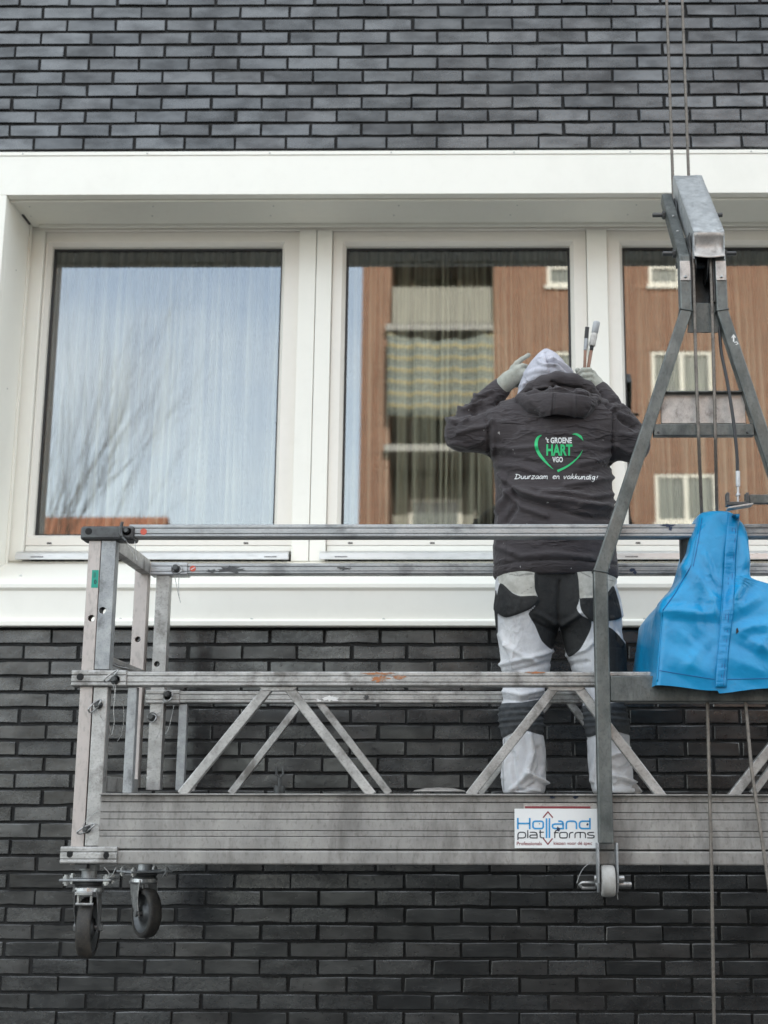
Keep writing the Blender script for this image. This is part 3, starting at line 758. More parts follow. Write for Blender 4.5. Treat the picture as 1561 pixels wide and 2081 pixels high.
# deck beam: top flange, grooved fascia of planks, bottom chord
def deck():
    x0 = at(203, 1650, DF).x; x1 = at(XR, 1650, DF).x
    zt = at(700, 1612.5, DF).z; zf = at(700, 1629, DF).z; zb0 = at(700, 1727, DF).z; zb = at(700, 1757, DF).z
    fl = MB(); fl.box((x0, DF-.022, zt-.006), (x1, DF+.75, zt)); fl.box((x0, DF-.004, zf), (x1, DF+.02, zt-.0062)); fl.build('deck_flange', 'beam_alu', plat, bevel=.0015)
    ys = [zf-.001]; marks = [1650.5, 1665, 1688, 1700, 1725.5]
    bounds = [zf-.0015] + [at(700, y, DF).z for y in marks]
    for i in range(len(bounds)-1):
        off = (0, .0018, 0, .0018, .0)[i]
        mb = MB(); mb.box((x0, DF+off, bounds[i+1]+.0006), (x1, DF+.03, bounds[i]-.0006)); mb.build('fascia_plank', 'beam_alu', plat, bevel=.0022)
    mb = MB(); mb.box((x0-.01, DF-.003, zb), (x1, DF+.055, zb0-.002)); mb.build('bottom_chord', 'beam_alu', plat, bevel=.006)
    mb = MB(); mb.box((x0, DF+.031, zb0), (x1, DF+.04, zf)); mb.build('beam_web', 'steel_dark', plat)
    # rear beam and tread boards
    mb = MB(); mb.box((x0, DR, zb0-.002), (x1, DR+.06, zt-.0065)); mb.box((x0, DR+.004, zb), (x1, DR+.056, zb0-.0025)); mb.build('deck_beam', 'beam_alu', plat, bevel=.003)
    y = DF+.058; k = 0
    while y < DR-.02:
        mb = MB(); mb.box((x0+.01, y, zt-.042), (x1, min(y+.115, DR-.004), zt-.012)); mb.build('tread_board', 'beam_alu', plat, bevel=.003); y += .119; k += 1
    xx = x0+.4
    while xx < x1:
        mb = MB(); mb.box((xx, DF+.056, zb+.01), (xx+.05, DR-.001, zt-.044)); mb.build('cross_member', 'beam_alu', plat, bevel=.003); xx += 1.1
    return zt, zb, x0
ZD, ZBOT, XD0 = deck()
# posts: hollow tubes with pin holes
def post(px, py, wpx, ytop, ybot, D, d, mat, holes=(), name='post', ref=None, open_holes=True):
    """px, py, wpx: centre and width of the front face in the photograph at depth D."""
    p = at(px, py, D); w_ = at(px+wpx/2, py, D).x-at(px-wpx/2, py, D).x
    zt = at(px, ytop, D).z if ytop > 0 else -ytop; zb = at(px, ybot, D).z
    mb = MB(); mb.box((p.x-w_/2, D, zb), (p.x+w_/2, D+d, zt))
    o = mb.build(name, mat, plat)
    if holes:
        root = wloc(plat); cs = []
        inner = MB(); inner.box((p.x-w_/2+.004, D+.004, zb+.01), (p.x+w_/2-.004, D+d-.004, zt-.01)); cs.append(inner)
        for hx, hy, r in holes:
            q = at(hx, hy, D); c = MB(); c.cyl((q.x, D-.05, q.z), (q.x, D+d+.05, q.z), r, 24); cs.append(c)
        cut(o, cs)
    b = o.modifiers.new('bevel', 'BEVEL'); b.width = .003; b.segments = 2; b.limit_method = 'ANGLE'; b.angle_limit = R_(50)
    return o, p.x, w_
g1, GXF, _ = post(193, 1105, 25, 1098, 1757, DF+.006, .045, 'alu_pink', [(185.5, 1256, .0115)])
s1, SXF, _ = post(221, 1105, 29, 1098, 1360, DF+.002, .05, 'galv', [(208.5, 1240, .0115)])
s1b, _, _ = post(207.5, 1356, 29, 1395, 1719, DF+.002, .05, 'alu')
g2, GXR, _ = post(287, 1175, 27, 1140, 1600, DR+.004, .05, 'alu_pink', [(280, 1299, .0115)])
s2, SXR, _ = post(331, 1180, 27, 1168, 1605, DR+.004, .05, 'alu', [(319, 1349, .0115)])
v1, _, _ = post(268, 1420, 19, 1396, 1612, DF+.012, .035, 'galv')
v2, _, _ = post(372, 1440, 17, 1430, 1606, DR+.012, .035, 'galv')
# gate rails running front to back
def depth_bar(name, x, D0, D1, zc, w_, h, mat):
    mb = MB(); mb.box((x-w_/2, D0, zc-h/2), (x+w_/2, D1, zc+h/2)); return mb.build(name, mat, plat, bevel=.003)
zgr = (at(300, 1140, DR).z+at(300, 1166, DR).z)/2
depth_bar('gate_rail', GXF+.004, DF+.053, DR+.003, zgr+.002, .04, .058, 'alu')
depth_bar('gate_rail', GXF+.004, DF+.053, DR+.003, at(270, 1366, DR).z, .034, .02, 'alu')
depth_bar('gate_rail', GXF+.002, DF+.053, DR+.003, at(250, 1597, DR).z, .034, .055, 'alu')
# diagonals
def brace(p, q, D, mat='alu', wpx=20):
    a, b = at(p[0], p[1], D), at(q[0], q[1], D)
    w_ = wpx/590
    dz = (b-a).normalized()
    mb = MB(); mb.bar(a-dz*.012, b+dz*.012, .03, w_, Vector((0, 0, 1)) if abs(dz.z) < .9 else Vector((1, 0, 0)))
    return mb.build('brace', mat, plat, bevel=.003)
zzt = 1398
for p, q in (((374, 1609), (549, 1394)), ((584, 1394), (752, 1610)), ((958, 1612), (1130, 1394)), ((1172, 1394), (1342, 1615)), ((1489, 1617), (1664, 1394)), ((1706, 1394), (1876, 1617)), ((2026, 1617), (2200, 1394))):
    brace(p, q, DF+.03, 'alu')
for p, q in (((473, 1608), (612, 1428)), ((650, 1428), (788, 1608)), ((978, 1608), (1114, 1428)), ((1158, 1428), (1296, 1608)), ((1532, 1608), (1668, 1428)), ((1710, 1428), (1848, 1608))):
    brace(p, q, DR+.03, 'alu', 17)
for px in (566, 1150, 1685):                     # gusset plates where the diagonals meet the rail
    p = at(px, 1397, DF+.02); mb = MB(); mb.add([(p.x-.07, DF+.012, p.z+.004), (p.x+.07, DF+.012, p.z+.004), (p.x+.055, DF+.012, p.z-.012), (p.x-.055, DF+.012, p.z-.012), (p.x-.07, DF+.05, p.z+.004), (p.x+.07, DF+.05, p.z+.004), (p.x+.055, DF+.05, p.z-.012), (p.x-.055, DF+.05, p.z-.012)],
        [(0, 3, 2, 1), (4, 5, 6, 7), (0, 1, 5, 4), (1, 2, 6, 5), (2, 3, 7, 6), (3, 0, 4, 7)]); mb.build('gusset', 'alu', plat, bevel=.002)

# locking pins, their rings and lanyards
def curve_pts(pts, D, n=14):
    """Smooth curve through photo points at depth D (Catmull-Rom)."""
    P = [at(x, y, D if not isinstance(D, (list, tuple)) else D[i]) for i, (x, y) in enumerate(pts)]
    P = [P[0]*2-P[1]]+P+[P[-1]*2-P[-2]]; out = []
    for i in range(1, len(P)-2):
        for k in range(n):
            t = k/n; a, b, c, d = P[i-1], P[i], P[i+1], P[i+2]
            out.append(.5*((2*b)+(c-a)*t+(2*a-5*b+4*c-d)*t*t+(3*b-a-3*c+d)*t**3))
    return out+[P[-2]]
def pin(px, py, D, r=.010, ln=.03, ring=None, lan=(), parent=None):
    q = at(px, py, D)
    mb = MB(); mb.lathe([(.0, -ln), (r*.75, -ln), (r, -ln+.004), (r, 0), (r*1.7, .0), (r*1.7, .004), (0, .004)], q, (0, 1, 0), 16); o = mb.build('locking_pin', 'steel_dark', plat, smooth=False)
    if ring:
        (dx, dy), (a, b), ang = ring; c = at(px+dx, py+dy, D-ln*.7); mb = MB(); pts = []
        for k in range(33):
            t = 2*math.pi*k/32; u, v = a*math.cos(t), b*math.sin(t); pts.append(c+Vector((u*math.cos(ang)-v*math.sin(ang), .006*math.sin(t*2), u*math.sin(ang)+v*math.cos(ang))))
        mb.tube(pts, .0032, 8); mb.build('pin_ring', 'chrome_worn', o, smooth=True)
    for l in lan:
        mb = MB(); mb.tube(curve_pts(l, D-.012, 8), .0013, 5); mb.build('lanyard', 'chrome_worn', o, smooth=True)
    return o
pin(234, 1381, DF-.012, .010, .03, ((-8, -8), (.030, .007), R_(42)), [((229, 1390), (234, 1410), (231, 1440), (232, 1470), (227, 1495)), ((232, 1388), (235, 1400), (231, 1420))])
pin(200, 1432, DF, .009, .026, ((-7, 2), (.028, .010), R_(48)), [((196, 1440), (204, 1455), (216, 1475))])
pin(176, 1684, DF, .009, .026, ((-1, 0), (.032, .008), R_(28)), [((168, 1677), (180, 1662), (200, 1646))])
pin(359, 1155, DR-.008, .013, .034, ((0, 2), (.02, .018), 0), [((354, 1168), (358, 1185), (362, 1205), (367, 1224)), ((364, 1168), (363, 1190), (364, 1212))])
pin(341, 1411, DR-.008, .012, .034, ((0, 3), (.017, .022), R_(-15)), [((333, 1424), (328, 1445), (326, 1480), (318, 1500)), ((354, 1432), (349, 1455), (343, 1480), (336, 1492))])
pin(309, 1457, DR, .012, .034, ((0, 2), (.017, .016), R_(20)), [((317, 1452), (326, 1446))])
pin(258, 1079, DF-.012, .009, .02, None, [((256, 1098), (268, 1118), (279, 1140)), ((274, 1100), (276, 1120), (279, 1142))])
mb = MB()                                        # bent retaining clip standing over the top rail end
mb.tube(curve_pts(((249, 1060), (245, 1075), (247, 1089), (256, 1099)), DF-.03), [.006]*10+[.007]*20+[.005]*13, 8); mb.build('spring_clip', 'steel_dark', plat, smooth=True)
for px, py in ((180, 1079), (163, 1375), (142, 1736), (216, 1738)):
    q = at(px, py, DF-.0135); mb = MB(); mb.lathe([(0, -.0005), (.0105, -.0005), (.0125, .0), (.0125, .002)], q, (0, 1, 0), 20); mb.build('pin_hole', 'hole_dark', plat)
# hanging wire loops on the near posts
for l, D in ((((222, 1340), (236, 1352), (262, 1358)), DF+.06), (((249, 1420), (252, 1455), (248, 1490), (238, 1507)), DF+.1), (((212, 1410), (218, 1445), (222, 1470), (226, 1490)), DF+.06)):
    mb = MB(); mb.tube(curve_pts(l, D, 8), .0014, 5); mb.build('tie_wire', 'chrome_worn', plat, smooth=True)
# top clamp on the deck edge
q = at(568, 1606, DR-.2); mb = MB(); mb.cyl(q+Vector((0, 0, -.01)), q+Vector((0, 0, .018)), .022, 16); mb.cyl(q+Vector((0, 0, .018)), q+Vector((0, 0, .05)), .007, 10)
mb.tube([q+Vector((-.012, 0, .09)), q+Vector((-.013, 0, .06)), q+Vector((0, 0, .048)), q+Vector((.012, 0, .06)), q+Vector((.011, 0, .092))], .005, 8); mb.build('wing_bolt', 'steel_dark', plat, smooth=False)
q = at(392, 1590, DR-.1); mb = MB(); mb.cyl(q+Vector((-.03, 0, -.02)), q+Vector((.01, 0, .0)), .016, 10); mb.cyl(q+Vector((0, 0, -.03)), q+Vector((.02, 0, .04)), .008, 8); mb.build('wing_bolt', 'alu', plat)
q = at(893, 1608, DF+.18); mb = MB(); mb.lathe([(.0, .014), (.05, .012), (.09, .004), (.095, 0)], q, (0, 0, 1), 28); mb.build('deck_plate', 'plate_warm', plat)
# paint left on the rails
def splash(px, py, rx, ry, D, mat, seed, name='paint_splash', dy=-.0012):
    rg = random.Random(seed); n = 26; mb = MB(); vs = []
    for k in range(n):
        t = 2*math.pi*k/n; rr = 1+.28*math.sin(3*t+rg.random()*6)+rg.uniform(-.3, .25)
        p = at(px+rx*rr*math.cos(t), py+ry*rr*math.sin(t), D); vs.append((p.x, D+dy, p.z))
    bk = [(v[0], v[1]+.0009, v[2]) for v in vs]
    mb.add(vs+bk, [tuple(range(n)), tuple(range(2*n-1, n-1, -1))]+[(i, (i+1) % n, n+(i+1) % n, n+i) for i in range(n)])
    return mb.build(name, mat, plat)
splash(772, 1379, 17, 5.5, DF, 'paint_orange', 1); splash(810, 1376, 12, 4, DF, 'paint_orange', 2); splash(768, 1368, 30, 2.5, DF, 'paint_orange', 12); splash(1088, 1366.5, 16, 2, DF, 'paint_orange', 3)
splash(672, 1419, 15, 5.5, DR, 'paint_white', 4); splash(648, 1423, 5, 2.5, DR, 'paint_white', 5); splash(745, 1417, 6, 4, DR, 'steel_dark', 6)
for px, py, r in ((1122, 1620, 5), (1170, 1619, 6), (1285, 1158, 6), (1290, 1163, 4)):
    splash(px, py, r, 3, DF-.004 if py > 1300 else DR, 'paint_navy', int(px))
splash(1357, 1067, 14, 2.5, DF, 'paint_navy', 31); splash(1362, 1073, 3.5, 5, DF, 'paint_navy', 32)
splash(470, 1157, 22, 6, DR, 'steel_dark', 41); splash(700, 1155, 14, 3.5, DR, 'steel_dark', 42); splash(430, 1160, 12, 3, DR, 'steel_dark', 43)
def disc(px, py, D, r, mat, name, dy=-.001):
    q = at(px, py, D); mb = MB(); mb.cyl((q.x, D+dy, q.z), (q.x, D+dy+.0008, q.z), r, 24); return mb.build(name, mat, plat)
dd = disc(392, 1155, DR, .0125, 'sticker_red', 'round_sticker')
q = at(392, 1155, DR); mb = MB(); mb.bar((q.x-.008, DR-.0014, q.z-.004), (q.x+.008, DR-.0014, q.z+.004), .0006, .003); mb.build('stripe', 'print_white', dd)
disc(292, 1080, DF, .012, 'sticker_red', 'round_sticker')
# green inspection sticker on the pink post
def sticker():
    D = DF+.006; a = at(187.5, 1158, D); b = at(199, 1194, D); dy = -.0008
    mb = MB(); mb.box((a.x, D+dy, b.z), (b.x, D-.0001, a.z)); o = mb.build('green_sticker', 'sticker_green', plat)
    c = at(194, 1182, D); mb = MB(); pts = [(c.x+.0032*math.cos(t), D+dy-.0004, c.z+.007*math.sin(t)) for t in np.linspace(0, 6.283, 20)]; mb.tube(pts, .0013, 5, False); mb.build('printed_digit', 'print_black', o)
    for k in range(3):
        x = a.x+(b.x-a.x)*(.28+.12*k); mb = MB(); z1, z0 = a.z-.008, a.z-.03+.002*k; mb.box((x, D+dy-.0003, z0), (x+.001, D+dy, z1)); mb.build('printed_line', 'print_black', o)
sticker()

# ------------------------------------------------------------------ casters
def caster(px, D, y_plate, y_w0, y_w1, yaw, stem_top):
    """Swivel caster: stem, plate with bolts, fork, wheel."""
    c = empty('caster', (0, 0, 0)); c.parent = plat; T = wloc(plat)
    x = at(px, y_plate, D).x; zp = at(px, y_plate, D).z; zt = at(px, y_w0, D).z; zb = at(px, y_w1, D).z; r = (zt-zb)/2*.985; zc = (zt+zb)/2
    rot = Matrix.Rotation(yaw, 4, 'Z'); M = Matrix.Translation((x, D, 0)) @ rot
    def put(mb, name, mat, **k):
        mb.v = [tuple(M @ Vector(v)) for v in mb.v]; return mb.build(name, mat, c, **k)
    mb = MB(); mb.cyl((0, 0, zp), (0, 0, stem_top), .026, 20); mb.cyl((0, 0, stem_top-.03), (0, 0, stem_top-.008), .034, 20); put(mb, 'stem', 'galv', bevel=.002)
    mb = MB(); mb.box((-.088, -.07, zp-.008), (.088, .07, zp)); pl = put(mb, 'plate', 'galv', bevel=.003)
    for sx in (-.068, .068):
        for sy in (-.052, .052): mb = MB(); mb.cyl((sx, sy, zp-.022), (sx, sy, zp+.014), .0065, 6); mb.cyl((sx, sy, zp), (sx, sy, zp+.008), .011, 6); mb.cyl((sx, sy, zp-.016), (sx, sy, zp-.008), .011, 6); put(mb, 'bolt', 'chrome_worn')
    mb = MB(); mb.lathe([(0, zp-.008), (.05, zp-.008), (.052, zp-.016), (.045, zp-.024), (0, zp-.024)], (0, 0, 0), (0, 0, 1), 28); put(mb, 'swivel_race', 'steel_dark', smooth=True)
    # fork: crown and two curved arms, axle trailing behind
    off = .035; zf = zp-.024; hw = .038
    mb = MB()
    out = [(-hw, -.035), (hw, -.035), (hw, .045), (-hw, .045)]
    mb.lathe([(0, zf), (.045, zf), (.052, zf-.006), (.054, zf-.02), (.049, zf-.028), (.045, zf-.022), (0, zf-.016)], (0, 0, 0), (0, 0, 1), 28)
    for s in (-1, 1):
        prof = []; n = 12
        vs, fs = [], []
        for k in range(n+1):
            t = k/n; z = zf-.012+(zc-.012-zf+.012)*t; yc = off*t*t; wd = .044*(1-t)+.017*t if t < 1 else .015
            xo = s*(hw+.004*math.sin(t*3.1))
            vs += [(xo, yc-wd, z), (xo, yc+wd, z), (xo-s*.004, yc+wd, z), (xo-s*.004, yc-wd, z)]
        for k in range(n): fs += [(4*k+a, 4*k+(a+1) % 4, 4*k+4+(a+1) % 4, 4*k+4+a) for a in range(4)]
        fs += [(3, 2, 1, 0), (4*n, 4*n+1, 4*n+2, 4*n+3)]; mb.add(vs, fs)
    put(mb, 'fork', 'chrome_worn', bevel=.0015)
    mb = MB(); mb.cyl((-hw-.012, off, zc), (hw+.012, off, zc), .008, 12); mb.cyl((-hw-.011, off, zc), (-hw-.003, off, zc), .014, 6); mb.cyl((hw+.003, off, zc), (hw+.011, off, zc), .014, 6); put(mb, 'axle', 'chrome_worn')
    wd = .024
    mb = MB(); mb.lathe([(r*.80, -wd), (r*.93, -wd), (r*.985, -wd*.78), (r, -wd*.35), (r, wd*.35), (r*.985, wd*.78), (r*.93, wd), (r*.80, wd)], (0, off, zc), (1, 0, 0), 44); put(mb, 'tyre', 'tyre_rubber', smooth=True)
    mb = MB(); mb.lathe([(.012, -wd*.9), (.03, -wd*.9), (.034, -wd*.35), (r*.72, -wd*.3), (r*.76, -wd*.85), (r*.80, -wd*.9)], (0, off, zc), (1, 0, 0), 36); mb.lathe([(.012, wd*.9), (.03, wd*.9), (.034, wd*.35), (r*.72, wd*.3), (r*.76, wd*.85), (r*.80, wd*.9)], (0, off, zc), (1, 0, 0), 36); put(mb, 'rim', 'steel_dark', smooth=True)
    mb = MB(); mb.box((-.03, -.075, zf-.03), (.03, -.04, zf-.018)); mb.box((-.026, -.055, zf-.06), (-.018, -.047, zf-.03)); mb.box((.018, -.055, zf-.06), (.026, -.047, zf-.03)); mb.cyl((-.03, -.05, zf-.06), (.03, -.05, zf-.06), .006, 10); put(mb, 'brake_pedal', 'chrome_worn', bevel=.002)
    return c
caster(181, DF+.075, 1784, 1822, 1950, R_(4), ZBOT+.006)
caster(294, DR-.02, 1768, 1803, 1905, R_(218), ZBOT+.006)
mb = MB(); a = at(152, 1757, DF+.005); b = at(176, 1765, DF+.005); mb.box((a.x, DF+.003, b.z), (b.x, DF+.04, a.z+.01)); mb.build('post_foot', 'steel_dark', plat)
for l, D in ((((212, 1762), (222, 1775), (218, 1785)), DF), (((236, 1762), (228, 1778), (220, 1784)), DF), (((320, 1772), (338, 1768), (328, 1785)), DR-.05)):
    mb = MB(); mb.tube(curve_pts(l, D, 6), .0016, 5); mb.build('tie_wire', 'chrome_worn', plat, smooth=True)

# ------------------------------------------------------------------ sign on the deck beam
DS = DF-.004
def ribbon(pts, wds, conv):
    """Flat stroke along 2-D points with width per point; conv maps a 2-D point to 3-D."""
    P = [np.array(p, float) for p in pts]; n = len(P); vs = []
    W_ = wds if isinstance(wds, (list, tuple)) else [wds]*n
    for i in range(n):
        d0 = P[i]-P[i-1] if i else P[1]-P[0]; d1 = P[i+1]-P[i] if i < n-1 else d0
        d0 = d0/np.linalg.norm(d0); d1 = d1/np.linalg.norm(d1); d = d0+d1; L = np.linalg.norm(d); d = d/L if L > 1e-6 else d0
        k = min(1.6, 1/max(.5, float(d@d0))); nn = np.array([-d[1], d[0]])*W_[i]/2*k
        vs += [conv(*(P[i]-nn)), conv(*(P[i]+nn))]
    return vs, [(2*i, 2*i+1, 2*i+3, 2*i+2) for i in range(n-1)]
def rrect(x0, y0, x1, y1, r, a=0, b=4):
    """Rounded rectangle path, corners a..b (quarter turns) starting at the top left going clockwise."""
    out = []
    for cx, cy, s in ((x0+r, y0+r, 180), (x1-r, y0+r, 270), (x1-r, y1-r, 0), (x0+r, y1-r, 90)):
        out += [(cx+r*math.cos(R_(s+q)), cy+r*math.sin(R_(s+q))) for q in (0, 30, 60, 90)]
    return out+[out[0]]
def text_mesh(body, box, conv, bold=0.0, squeeze=None):
    """Font glyphs fitted into a 2-D box (x0, y0, x1, y1), y down."""
    cu = bpy.data.curves.new('t', 'FONT'); cu.body = body; cu.offset = bold; cu.resolution_u = 3
    o = bpy.data.objects.new('t', cu); COL.objects.link(o); dg = bpy.context.evaluated_depsgraph_get(); dg.update()
    me = bpy.data.meshes.new_from_object(o.evaluated_get(dg)); bpy.data.objects.remove(o)
    c = np.array([v.co[:] for v in me.vertices]); lo, hi = c.min(0), c.max(0); x0, y0, x1, y1 = box
    bm = bmesh.new(); bm.from_mesh(me); bmesh.ops.triangulate(bm, faces=bm.faces)
    bmesh.ops.subdivide_edges(bm, edges=bm.edges, cuts=1, use_grid_fill=True)
    vs = [conv(x0+(v.co.x-lo[0])/(hi[0]-lo[0])*(x1-x0), y1-(v.co.y-lo[1])/(hi[1]-lo[1])*(y1-y0)) for v in bm.verts]
    bm.verts.index_update(); fs = [tuple(v.index for v in f.verts) for f in bm.faces]; bm.free(); bpy.data.meshes.remove(me)
    return vs, fs
def sign():
    a, b = at(1045.5, 1643, DS), at(1217, 1723.5, DS)
    s0 = MB(); a2, b2 = at(1064, 1632, DS+.002), at(1214, 1700, DS+.002); s0.box((a2.x, DS+.0005, b2.z), (b2.x, DS+.0035, a2.z)); old = s0.build('old_plate', 'plate_warm', plat)
    s0 = MB(); a2, b2 = at(1067, 1638, DS), at(1200, 1642.5, DS); s0.box((a2.x, DS-.0004, b2.z), (b2.x, DS+.0004, a2.z)); s0.build('red_strip', 'print_red', old)
    mb = MB(); mb.box((a.x, DS-.006, b.z), (b.x, DS-.0006, a.z)); sg = mb.build('sign_board', 'sign_white', plat, bevel=.001)
    k = 6.004
    def conv(u, v, e=.0068):
        p = at(1030+u/k, 1620+v/k, DS-.006); return (p.x, DS-e, p.z)
    blue, black, red = MB(), MB(), MB()
    S = 20
    for pts in (((135, 250), (135, 388)), ((280, 250), (280, 388)), ((135, 318), (280, 318)), rrect(320, 290, 445, 380, 26), ((485, 255), (485, 495)), ((520, 255), (520, 495)),
                [(628, 290), (660, 290), (680, 300), (688, 318), (688, 380), (590, 380), (566, 374), (556, 352), (562, 332), (590, 324), (688, 324)],
                [(726, 388), (726, 320), (736, 298), (760, 290), (815, 290), (840, 298), (850, 320), (850, 388)],
                [(1014, 252), (1014, 380), (920, 380), (896, 372), (886, 350), (886, 318), (898, 298), (920, 290), (1014, 290)]):
        blue.add(*ribbon(pts, S, conv))
    S = 13
    for pts in ([(136, 520), (136, 452), (146, 432), (165, 425), (200, 425), (222, 432), (230, 452), (230, 470), (222, 488), (200, 494), (140, 494)], ((256, 398), (256, 496)),
                [(282, 425), (340, 425), (360, 432), (370, 452), (370, 494), (310, 494), (288, 490), (280, 476), (288, 462), (310, 458), (368, 458)],
                [(408, 398), (408, 475), (416, 490), (435, 494), (456, 494)], ((395, 425), (452, 425)),
                [(586, 496), (586, 430), (594, 410), (612, 402), (640, 402)], ((575, 430), (632, 430)), rrect(645, 427, 738, 494, 20),
                [(764, 496), (764, 450), (774, 432), (796, 427), (812, 427)], [(832, 496), (832, 450), (842, 432), (862, 427), (930, 427), (950, 432), (960, 450), (960, 496)], ((896, 430), (896, 496)),
                [(1064, 427), (1005, 427), (988, 436), (988, 450), (1004, 460), (1050, 462), (1066, 472), (1062, 488), (1045, 494), (982, 494)]):
        black.add(*ribbon(pts, S, lambda u, v: conv(u, v, .0070)))
    for pts in (((442, 248), (502, 176), (562, 248)), ((445, 500), (501, 572), (558, 500))):
        cm = MB(); cm.add(*ribbon(pts, 15, conv)); link_mesh('red_chevron', cm.mesh('red_chevron'), 'print_red', sg)
    red.add(*text_mesh('Professionals', (122, 540, 428, 583), conv, .012)); red2 = MB(); red2.add(*text_mesh('kiezen voor dé spec', (572, 538, 1040, 592), conv, .012))
    for m_, nm, mt in ((blue, 'blue_lettering', 'print_blue'), (black, 'black_lettering', 'print_black'), (red, 'red_lettering', 'print_red'), (red2, 'red_lettering', 'print_red')):
        link_mesh(nm, m_.mesh(nm), mt, sg)
    for (u, v, r) in ((985, 330, 14), (628, 385, 22), (398, 322, 6)):
        rg = random.Random(u); vs = [conv(u+r*(1+rg.uniform(-.45, .4))*math.cos(t), v+r*(1+rg.uniform(-.4, .5))*math.sin(t), .0073) for t in np.linspace(0, 6.0, 12)]
        mb = MB(); mb.add(vs, [tuple(range(12))]); mb.build('paint_splash', 'paint_navy', sg)
sign()

# ------------------------------------------------------------------ steel hanging frame
fr = empty('hanging_frame', (0, 0, 0)); fr.parent = plat
D5 = 4.772; W5 = .05
def legs():
    L = [at(1219.5, 1714, D5), at(1219.5, 1163, D5), at(1393, 634, D5), at(1395, 528, D5), at(1357, 404, 5.15)]
    Rr = [at(1690, 1714, D5), at(1640, 1163, D5), at(1466, 634, D5), at(1466, 528, D5), at(1419, 404, 5.15)]
    for P in (L, Rr):
        P[0].x = P[1].x; P[3].x = P[2].x; P[4].x = P[2].x
        mb = MB(); n = len(P)
        # mitred square tube
        def sect(i):
            p = P[i]; w_ = (W5 if i < 2 else .042)/2
            d0 = (P[i]-P[i-1]).normalized() if i else (P[1]-P[0]).normalized(); d1 = (P[i+1]-P[i]).normalized() if i < n-1 else d0
            b = (d0+d1).normalized(); sc = 1/max(.6, b.dot(d0))
            side = Vector((1, 0, 0)); side = (side-b*side.dot(b)).normalized(); dep = b.cross(side).normalized()
            bend_x = abs((d1-d0).x) > abs((d1-d0).y)
            ks, kd = (sc, 1) if bend_x else (1, sc)
            return [p+side*w_*sx*ks+dep*.025*sy*kd for sx, sy in ((-1, -1), (1, -1), (1, 1), (-1, 1))]
        # add short straight runs so the mitres stay local
        vs = [v for i in range(n) for v in sect(i)]
        fs = [(4*i+a, 4*i+(a+1) % 4, 4*i+4+(a+1) % 4, 4*i+4+a) for i in range(n-1) for a in range(4)]+[(3, 2, 1, 0), (4*n-4, 4*n-3, 4*n-2, 4*n-1)]
        mb.add(vs, fs); lg = mb.build('leg', 'stirrup_steel', fr, bevel=.005)
        for i in (1, 2):                         # weld beads at the mitres
            s = sect(i); s = [c+(c-P[i])*.03 for c in s]; mb = MB(); mb.tube(s+[s[0]], .0032, 6, False); mb.build('weld', 'stirrup_steel', fr, smooth=True)
        # foot: two cheek plates, roller, pin
        f = P[0]; zb = at(1220, 1800, D5).z; zt = at(1220, 1712, D5).z; x = f.x+.004
        for s in (-1, 1):
            mb = MB(); o_ = x+s*.032
            pr = [(-.032, zt), (.030, zt), (.030, zt-.05), (.026, zb), (.008, zb-.022), (-.012, zb-.02), (-.03, zb+.012), (-.034, zt-.06)]
            n2 = len(pr); vs = [(o_-.0035, D5+a, z) for a, z in pr]+[(o_+.0035, D5+a, z) for a, z in pr]
            mb.add(vs, [tuple(range(n2)), tuple(range(2*n2-1, n2-1, -1))]+[(i, (i+1) % n2, n2+(i+1) % n2, n2+i) for i in range(n2)]); mb.build('cheek_plate', 'galv', fr, bevel=.002)
        zr = (at(1226, 1757, D5).z+at(1226, 1822, D5).z)/2; rr = (at(1226, 1757, D5).z-at(1226, 1822, D5).z)/2
        mb = MB(); wd = .0225; mb.lathe([(.008, -wd), (rr*.9, -wd), (rr*.97, -wd*.85), (rr, -wd*.5), (rr, wd*.5), (rr*.97, wd*.85), (rr*.9, wd), (.008, wd)], (x, D5-.01, zr), (1, 0, 0), 36); mb.build('roller', 'roller_white', fr, smooth=True)
        zp = at(1226, 1797, D5).z
        mb = MB(); mb.cyl((x-.04, D5+.012, zp), (x+.082, D5+.012, zp), .009, 16); mb.cyl((x+.037, D5-.004, zp+.02), (x+.056, D5-.004, zp+.02), .011, 12); mb.cyl((x-.045, D5-.004, zp+.02), (x-.037, D5-.004, zp+.02), .011, 12); pn = mb.build('axle_pin', 'chrome_worn', fr, bevel=.002)
        mb = MB(); pts = [(x-.04, D5+.012, zp+.006), (x-.085, D5+.012, zp+.006), (x-.094, D5+.012, zp), (x-.085, D5+.012, zp-.012), (x-.04, D5+.012, zp-.012)]; mb.tube(pts, .0055, 8); mb.build('pin_handle', 'chrome_worn', fr, smooth=True)
        mb = MB(); mb.tube(curve_pts(((1200, 1752), (1186, 1764), (1178, 1778), (1172, 1795)), D5, 8), .0014, 5) if P is L else None
        if P is L:
            mb.tube(curve_pts(((1243, 1760), (1252, 1775), (1257, 1795), (1254, 1812), (1256, 1828)), D5, 8), .0014, 5); mb.build('lanyard', 'chrome_worn', fr, smooth=True)
    return L, Rr
LL, LR = legs()
